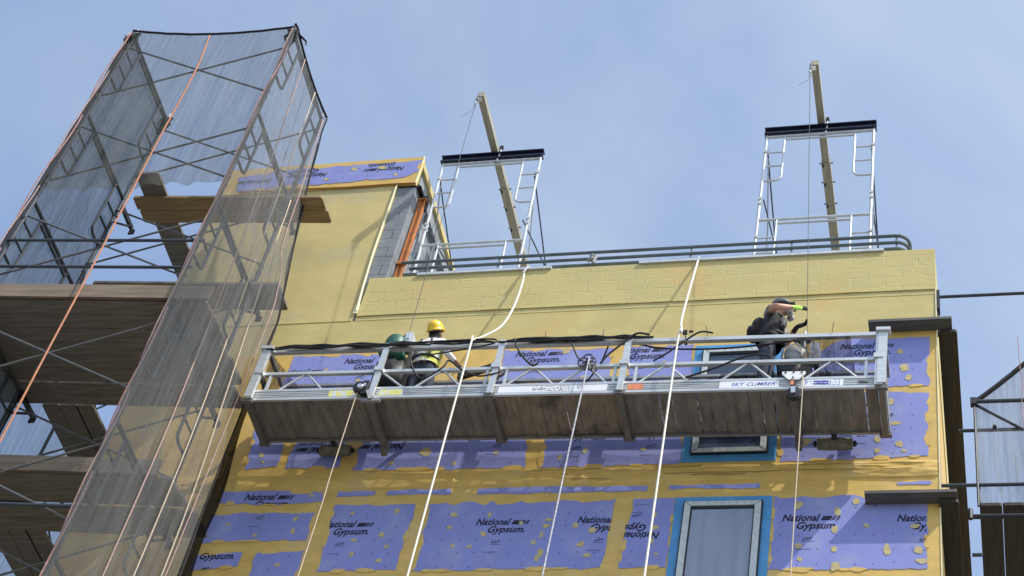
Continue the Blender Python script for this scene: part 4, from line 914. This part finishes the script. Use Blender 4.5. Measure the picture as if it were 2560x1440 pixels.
for (z, lab) in ((18.21, 'grey plank laid across the wall corner above the platform end'), (15.345, 'grey plank laid across the wall corner beside the lower purple board')):
    m = MB(); a, b = -1.315, -.33; m.prism([(a, -.185, z), (a, -.006, z), (b, -.006, z), (b, -.185, z)], (0, 0, .042)); single('scaffold_plank', m, M['plankg'], lab, 'plank', 'planks laid across the right wall corner')
def rightnet():
    ob, top, lf, rg = drape('debris_net', [(-.11, .03, 16.96), (1.5, .03, 19.0), (1.5, .03, 15.33), (-.095, .03, 15.33)], 40, 24, .03, 9, M['netr'], 'pale mesh net with a sloping hem on the far right scaffold', 'net', None, .12, 2, (0, -1, 0))
    hem(top, .03, M['dark'], ob); hem(lf, .014, M['steel'], ob)
rightnet()
m = MB(); p = []
for i in range(24): zz = 18.0-i*.12; p.append((.42+.02*noise.noise(V((zz*2, 0, 0))), -.03, zz))
m.path(p, .005, 5); single('net_rope', m, M['rope_p'], 'thin pink rope on the pale net at the far right', 'rope')

# ------------------------------------------------------------------ workers
def skin_body(name, chain, edges, mats, classify, parent, smooth_lv=2):
    """chain: name -> (pos, radius); one continuous skinned surface with a material per region."""
    me = bpy.data.meshes.new(name); names = list(chain); idx = {n: i for i, n in enumerate(names)}
    me.from_pydata([V(chain[n][0]) for n in names], [(idx[a], idx[b]) for a, b in edges], [])
    ob = bpy.data.objects.new(name, me); col.objects.link(ob)
    sm = ob.modifiers.new('skin', 'SKIN'); sm.use_smooth_shade = True; sm.branch_smoothing = .3
    for i, n in enumerate(names):
        sv = me.skin_vertices[0].data[i]; r = chain[n][1]; sv.radius = (r, r) if not isinstance(r, tuple) else r; sv.use_root = (n == 'pelvis')
    ss = ob.modifiers.new('sub', 'SUBSURF'); ss.levels = smooth_lv; ss.render_levels = smooth_lv
    dg = bpy.context.evaluated_depsgraph_get(); dg.update()
    out = bpy.data.meshes.new_from_object(ob.evaluated_get(dg)); out.name = name
    bpy.data.objects.remove(ob)
    out.materials.clear()
    for mm in mats: out.materials.append(mm)
    segs = [(a, b, V(chain[a][0]), V(chain[b][0])) for a, b in edges]
    for p in out.polygons:
        c = p.center; best = None
        for a, b, A, B in segs:
            d = B-A; t = max(0, min(1, (c-A).dot(d)/max(d.length_squared, 1e-9))); ra, rb = [max(chain[k_][1]) if isinstance(chain[k_][1], tuple) else chain[k_][1] for k_ in (a, b)]; q = (c-(A+d*t)).length-.8*(ra+(rb-ra)*t)
            if best is None or q < best[0]: best = (q, a, b, t)
        p.material_index = classify(best[1], best[2], best[3], c); p.use_smooth = True
    o2 = bpy.data.objects.new(name, out); col.objects.link(o2); o2.parent = parent; return o2
def hand_chain(ch, ed, tagn, wrist, palm_dir, side_dir, curl_dir, curl=.5, spread=.25):
    """Five separate fingers rooted inside the palm."""
    w_ = V(wrist); f = V(palm_dir).normalized(); s = V(side_dir).normalized(); c = V(curl_dir).normalized()
    pc = w_+f*.055; ch[tagn+'palm'] = (pc, (.036, .022)); ed.append((tagn+'wrist', tagn+'palm'))
    for i, (off, ln) in enumerate(((-.027, .062), (-.009, .075), (.009, .072), (.026, .056))):
        k0 = w_+f*.092+s*off; d1 = (f+s*off*spread*12+c*curl*.5).normalized(); k1 = k0+d1*ln*.55; d2 = (f+s*off*spread*9+c*curl*1.6).normalized(); k2 = k1+d2*ln*.55
        for nm, p, r in (('a', k0, .0105), ('b', k1, .0095), ('c', k2, .008)): ch['%sf%d%s' % (tagn, i, nm)] = (p, r)
        ed += [(tagn+'palm', '%sf%da' % (tagn, i)), ('%sf%da' % (tagn, i), '%sf%db' % (tagn, i)), ('%sf%db' % (tagn, i), '%sf%dc' % (tagn, i))]
    t0 = w_+f*.045-s*.040+c*.006; t1 = t0+(f*.6-s*.6+c*.5).normalized()*.04; t2 = t1+(f*.9-s*.1+c*.5).normalized()*.03
    for nm, p, r in (('ta', t0, .012), ('tb', t1, .010), ('tc', t2, .0085)): ch[tagn+nm] = (p, r)
    ed += [(tagn+'palm', tagn+'ta'), (tagn+'ta', tagn+'tb'), (tagn+'tb', tagn+'tc')]
def base_body(hd=(0, .03, 0), bend=0.0):
    f = lambda x, y, z: (x, y+bend*max(0, z-.95), z-.12*bend*max(0, z-.95))
    ch = {'pelvis': (f(0, 0, .96), (.165, .115)), 'waist': (f(0, .0, 1.10), (.15, .105)), 'chest': (f(0, .0, 1.30), (.175, .125)), 'upper': (f(0, -.01, 1.42), (.13, .095)), 'neck': (f(0, .0, 1.50), .055),
          'jaw': (f(0, .02+hd[1], 1.575+hd[2]), (.068, .075)), 'head': (f(0, .02+hd[1], 1.66+hd[2]), (.078, .096)), 'crown': (f(0, .01+hd[1], 1.745+hd[2]), (.06, .07))}
    ed = [('pelvis', 'waist'), ('waist', 'chest'), ('chest', 'upper'), ('upper', 'neck'), ('neck', 'jaw'), ('jaw', 'head'), ('head', 'crown')]
    ch['nose'] = (f(0, .135+hd[1], 1.63+hd[2]), .012); ed.append(('head', 'nose'))
    for s, n in ((-1, 'l'), (1, 'r')):
        ch[n+'ear'] = (f(s*.092, .01+hd[1], 1.64+hd[2]), .014); ed.append(('head', n+'ear'))
        ch[n+'hip'] = ((s*.095, .0, .88), .095); ch[n+'knee'] = ((s*.115, .03, .50), .066); ch[n+'calf'] = ((s*.12, -.01, .33), .062); ch[n+'ankle'] = ((s*.125, -.02, .10), .046); ch[n+'heel'] = ((s*.125, .02, .05), .047); ch[n+'toe'] = ((s*.13, .17, .04), .04)
        ed += [('pelvis', n+'hip'), (n+'hip', n+'knee'), (n+'knee', n+'calf'), (n+'calf', n+'ankle'), (n+'ankle', n+'heel'), (n+'heel', n+'toe')]
    return ch, ed, f
def helmet(parent, c, mt, tilt=0.0, k=1.0):
    m = MB(); R = Matrix.Rotation(tilt, 3, 'X'); cc = V(c)
    prof = [(.150, -.012), (.152, -.004), (.128, .0), (.127, .04), (.118, .085), (.092, .125), (.05, .148), (.004, .154)]
    m.lathe(prof, (0, 0, 0), (0, 0, 1), 26, .93, 1.10)
    m.box((0, .155, -.008), (.17, .07, .008)); m.path([(0, -.11, .07), (0, -.06, .128), (0, .02, .157), (0, .09, .125)], .012, 6)
    m.v = [cc+R @ (p*k) for p in m.v]
    h = m.build('helmet', mt, parent, True)
    m2 = MB(); m2.lathe([(.120, -.03), (.123, -.015), (.123, .0)], (0, 0, 0), (0, 0, 1), 20, .9, 1.1); m2.v = [cc+R @ (p*k) for p in m2.v]; m2.build('head_band', M['black'], h, True)
    return h
def shell(name, rings, mt, parent, n=22):
    m = MB(); i0 = 0
    for (cx, cy, z, rx, ry) in rings:
        for k in range(n): t = 2*math.pi*k/n; m.v.append(V((cx+rx*math.cos(t)*(1+.03*noise.noise(V((t*2, z*9, 1)))), cy+ry*math.sin(t)*(1+.05*noise.noise(V((t*2, z*9, 5)))), z)))
    for j in range(len(rings)-1):
        for k in range(n): a = j*n+k; b = j*n+(k+1) % n; m.f.append((a, b, b+n, a+n)); m.mi.append(0)
    return m.build(name, mt, parent, True)

# worker with yellow helmet, seen from behind, facing the wall
floorL = world_p(1.98, .45, .03)
w1 = thing('person', 'person in yellow helmet, white shirt and yellow vest, seen from behind on the platform', 'person', tuple(floorL), local=True, rot=(0, 0, math.radians(-8)))
ch, ed, f = base_body((0, -.01, 0), .05)
for s, n in ((-1, 'l'), (1, 'r')):
    ch[n+'sho'] = (f(s*.185, -.01, 1.42), .068); ch[n+'elb'] = ((s*.29, .06 if s < 0 else -.02, 1.16), .048); ch[n+'wrist'] = ((s*(.25 if s < 0 else .40), .30 if s < 0 else .16, 1.10), .030)
    ed += [('upper', n+'sho'), (n+'sho', n+'elb'), (n+'elb', n+'wrist')]
    hand_chain(ch, ed, n, ch[n+'wrist'][0], (.0 if s < 0 else .3, 1, -.1), (1, 0, 0), (0, 0, -1), .6, .15)
def cls1(a, b, t, c):
    if b[1:] in ('knee', 'calf', 'ankle', 'hip') : return 1
    if b[1:] in ('heel', 'toe'): return 2
    if b in ('waist',): return 1 if c.z < 1.0 else 0
    if b in ('chest', 'upper') or b[1:] in ('sho', 'elb'): return 0
    if b[1:] == 'wrist': return 0 if t < .55 else 3
    if b in ('head', 'crown', 'neck', 'jaw') and c.y < .035 and c.z > 1.52: return 4
    return 3
skin_body('body', ch, ed, [M['shirt'], M['jeans'], M['boot'], M['skin_dark'], M['hair']], cls1, w1)
helmet(w1, (0, .015, 1.70), M['yhat'], .72, .86)
vest = shell('safety_vest', [(0, .01, .98, .19, .145), (0, .015, 1.08, .182, .14), (0, .02, 1.20, .192, .146), (0, .02, 1.27, .195, .148)], M['hivis'], w1)
m = MB()
for s in (-1, 1): m.path([(s*.10, -.128, 1.04), (s*.10, -.125, 1.15), (s*.085, -.135, 1.30), (s*.07, -.118, 1.40)], .014, 6)
m.path([(-.185, .0, 1.08), (-.12, -.115, 1.08), (0, -.145, 1.08), (.12, -.115, 1.08), (.185, 0, 1.08)], .016, 6)
m.build('harness', M['gasket'], w1, True)
m = MB()
for s in (-1, 1): m.ball((s*.032, .128, 1.665), .011, 8, 6)
m.build('eyes', M['s_wht'], w1, True)

# worker in black at the right hoist, facing along the platform, right arm raised
floorR = world_p(6.25, .27, .058)
w2 = thing('person', 'person in grey helmet and black vest gripping the right hoist wire with lime gloves', 'person', tuple(floorR), local=True, rot=(0, 0, math.radians(-90)))
ch, ed, f = base_body((0, .05, -.03), .09)
ch['rsho'] = (f(.19, .0, 1.42), .068); ch['relb'] = ((.34, .13, 1.28), .046); ch['rwrist'] = ((.20, .33, 1.41), .030)
ed += [('upper', 'rsho'), ('rsho', 'relb'), ('relb', 'rwrist')]
hand_chain(ch, ed, 'r', ch['rwrist'][0], (-.35, .72, .30), (.2, .1, -1), (-.7, .25, 0), .25, .7)
ch['lsho'] = (f(-.19, .0, 1.42), .068); ch['lelb'] = ((-.25, .18, 1.24), .046); ch['lwrist'] = ((-.06, .33, 1.38), .031)
ed += [('upper', 'lsho'), ('lsho', 'lelb'), ('lelb', 'lwrist')]
hand_chain(ch, ed, 'l', ch['lwrist'][0], (.1, .8, .1), (0, -.1, 1), (1, -.25, 0), 1.6, .05)
def cls2(a, b, t, c):
    if b[1:] in ('knee', 'calf', 'ankle', 'hip'): return 1
    if b[1:] in ('heel', 'toe'): return 2
    if b == 'waist': return 1 if c.z < 1.02 else 0
    if b in ('chest', 'upper') or b[1:] == 'sho': return 0
    if b == 'relb': return 0 if t < .35 else 3
    if b == 'lelb': return 0 if t < .35 else 3
    if b == 'rwrist': return 3 if t < .86 else 4
    if b == 'lwrist': return 3 if t < .7 else 5
    if b[0] == 'r' and (b.startswith('rf') or b.startswith('rt') or b == 'rpalm') and b != 'rtoe': return 5 if (b[-1] in 'bc' and b != 'rpalm') else 4
    if b[0] == 'l' and (b.startswith('lf') or b.startswith('lt') or b == 'lpalm') and b != 'ltoe': return 5
    if b in ('head', 'crown') and c.z > 1.6: return 6
    return 3
skin_body('body', ch, ed, [M['camo'], M['jeans'], M['boot'], M['skin'], M['lime'], M['dark'], M['hair']], cls2, w2)
hp = f(0, .075, 1.665)
helmet(w2, (0, hp[1], hp[2]), M['ghat'], .10, .88)
shell('tool_vest', [(0, .03, 1.0, .195, .150), (0, .035, 1.10, .19, .145), (0, .05, 1.22, .195, .150), (0, .06, 1.32, .19, .14), (0, .065, 1.40, .15, .11)], M['dark'], w2)
m = MB(); m.ball((0, -.10, 1.24), .17, 14, 10, (.9, .62, 1.15)); m.ball((.03, -.18, 1.16), .11, 12, 8, (1.1, .6, .9))
m.build('backpack', M['dark'], w2, True)
m = MB(); m.path([(.1, -.02, 1.4), (.12, .12, 1.41), (.12, .21, 1.32), (.12, .19, 1.12)], .018, 6); m.path([(-.1, -.02, 1.4), (-.12, .12, 1.41), (-.12, .21, 1.32), (-.12, .19, 1.12)], .018, 6); m.path([(.19, .05, 1.08), (.1, .19, 1.08), (-.1, .19, 1.08), (-.19, .05, 1.08)], .018, 6)
m.build('harness', M['gasket'], w2, True)
m = MB(); m.ball((.10, .19, 1.26), .075, 12, 8, (.9, .6, 1.2)); m.ball((-.06, .20, 1.20), .085, 12, 8, (1, .6, 1.3)); m.build('chest_pouch', M['camo'], w2, True)
jw = f(0, .165, 1.565)
m = MB(); m.ball((0, jw[1]+.02, jw[2]), .055, 12, 8, (1, .8, 1)); m.lathe([(.045, 0), (.05, .02), (.045, .035)], (.05, jw[1]+.02, jw[2]-.02), (1, .35, -.1), 14); m.lathe([(.045, 0), (.05, .02), (.045, .035)], (-.05, jw[1]+.02, jw[2]-.02), (-1, .35, -.1), 14)
m.build('respirator', M['resp'], w2, True)
m = MB(); ey = f(0, .165, 1.645)
m.ball((-.035, ey[1]-.02, ey[2]), .030, 10, 6, (1.1, .6, .7)); m.ball((.035, ey[1]-.02, ey[2]), .030, 10, 6, (1.1, .6, .7)); m.path([(-.09, ey[1]-.10, ey[2]), (-.05, ey[1]-.02, ey[2]), (.05, ey[1]-.02, ey[2]), (.09, ey[1]-.10, ey[2])], .008, 5); m.build('goggles', M['black'], w2, True)
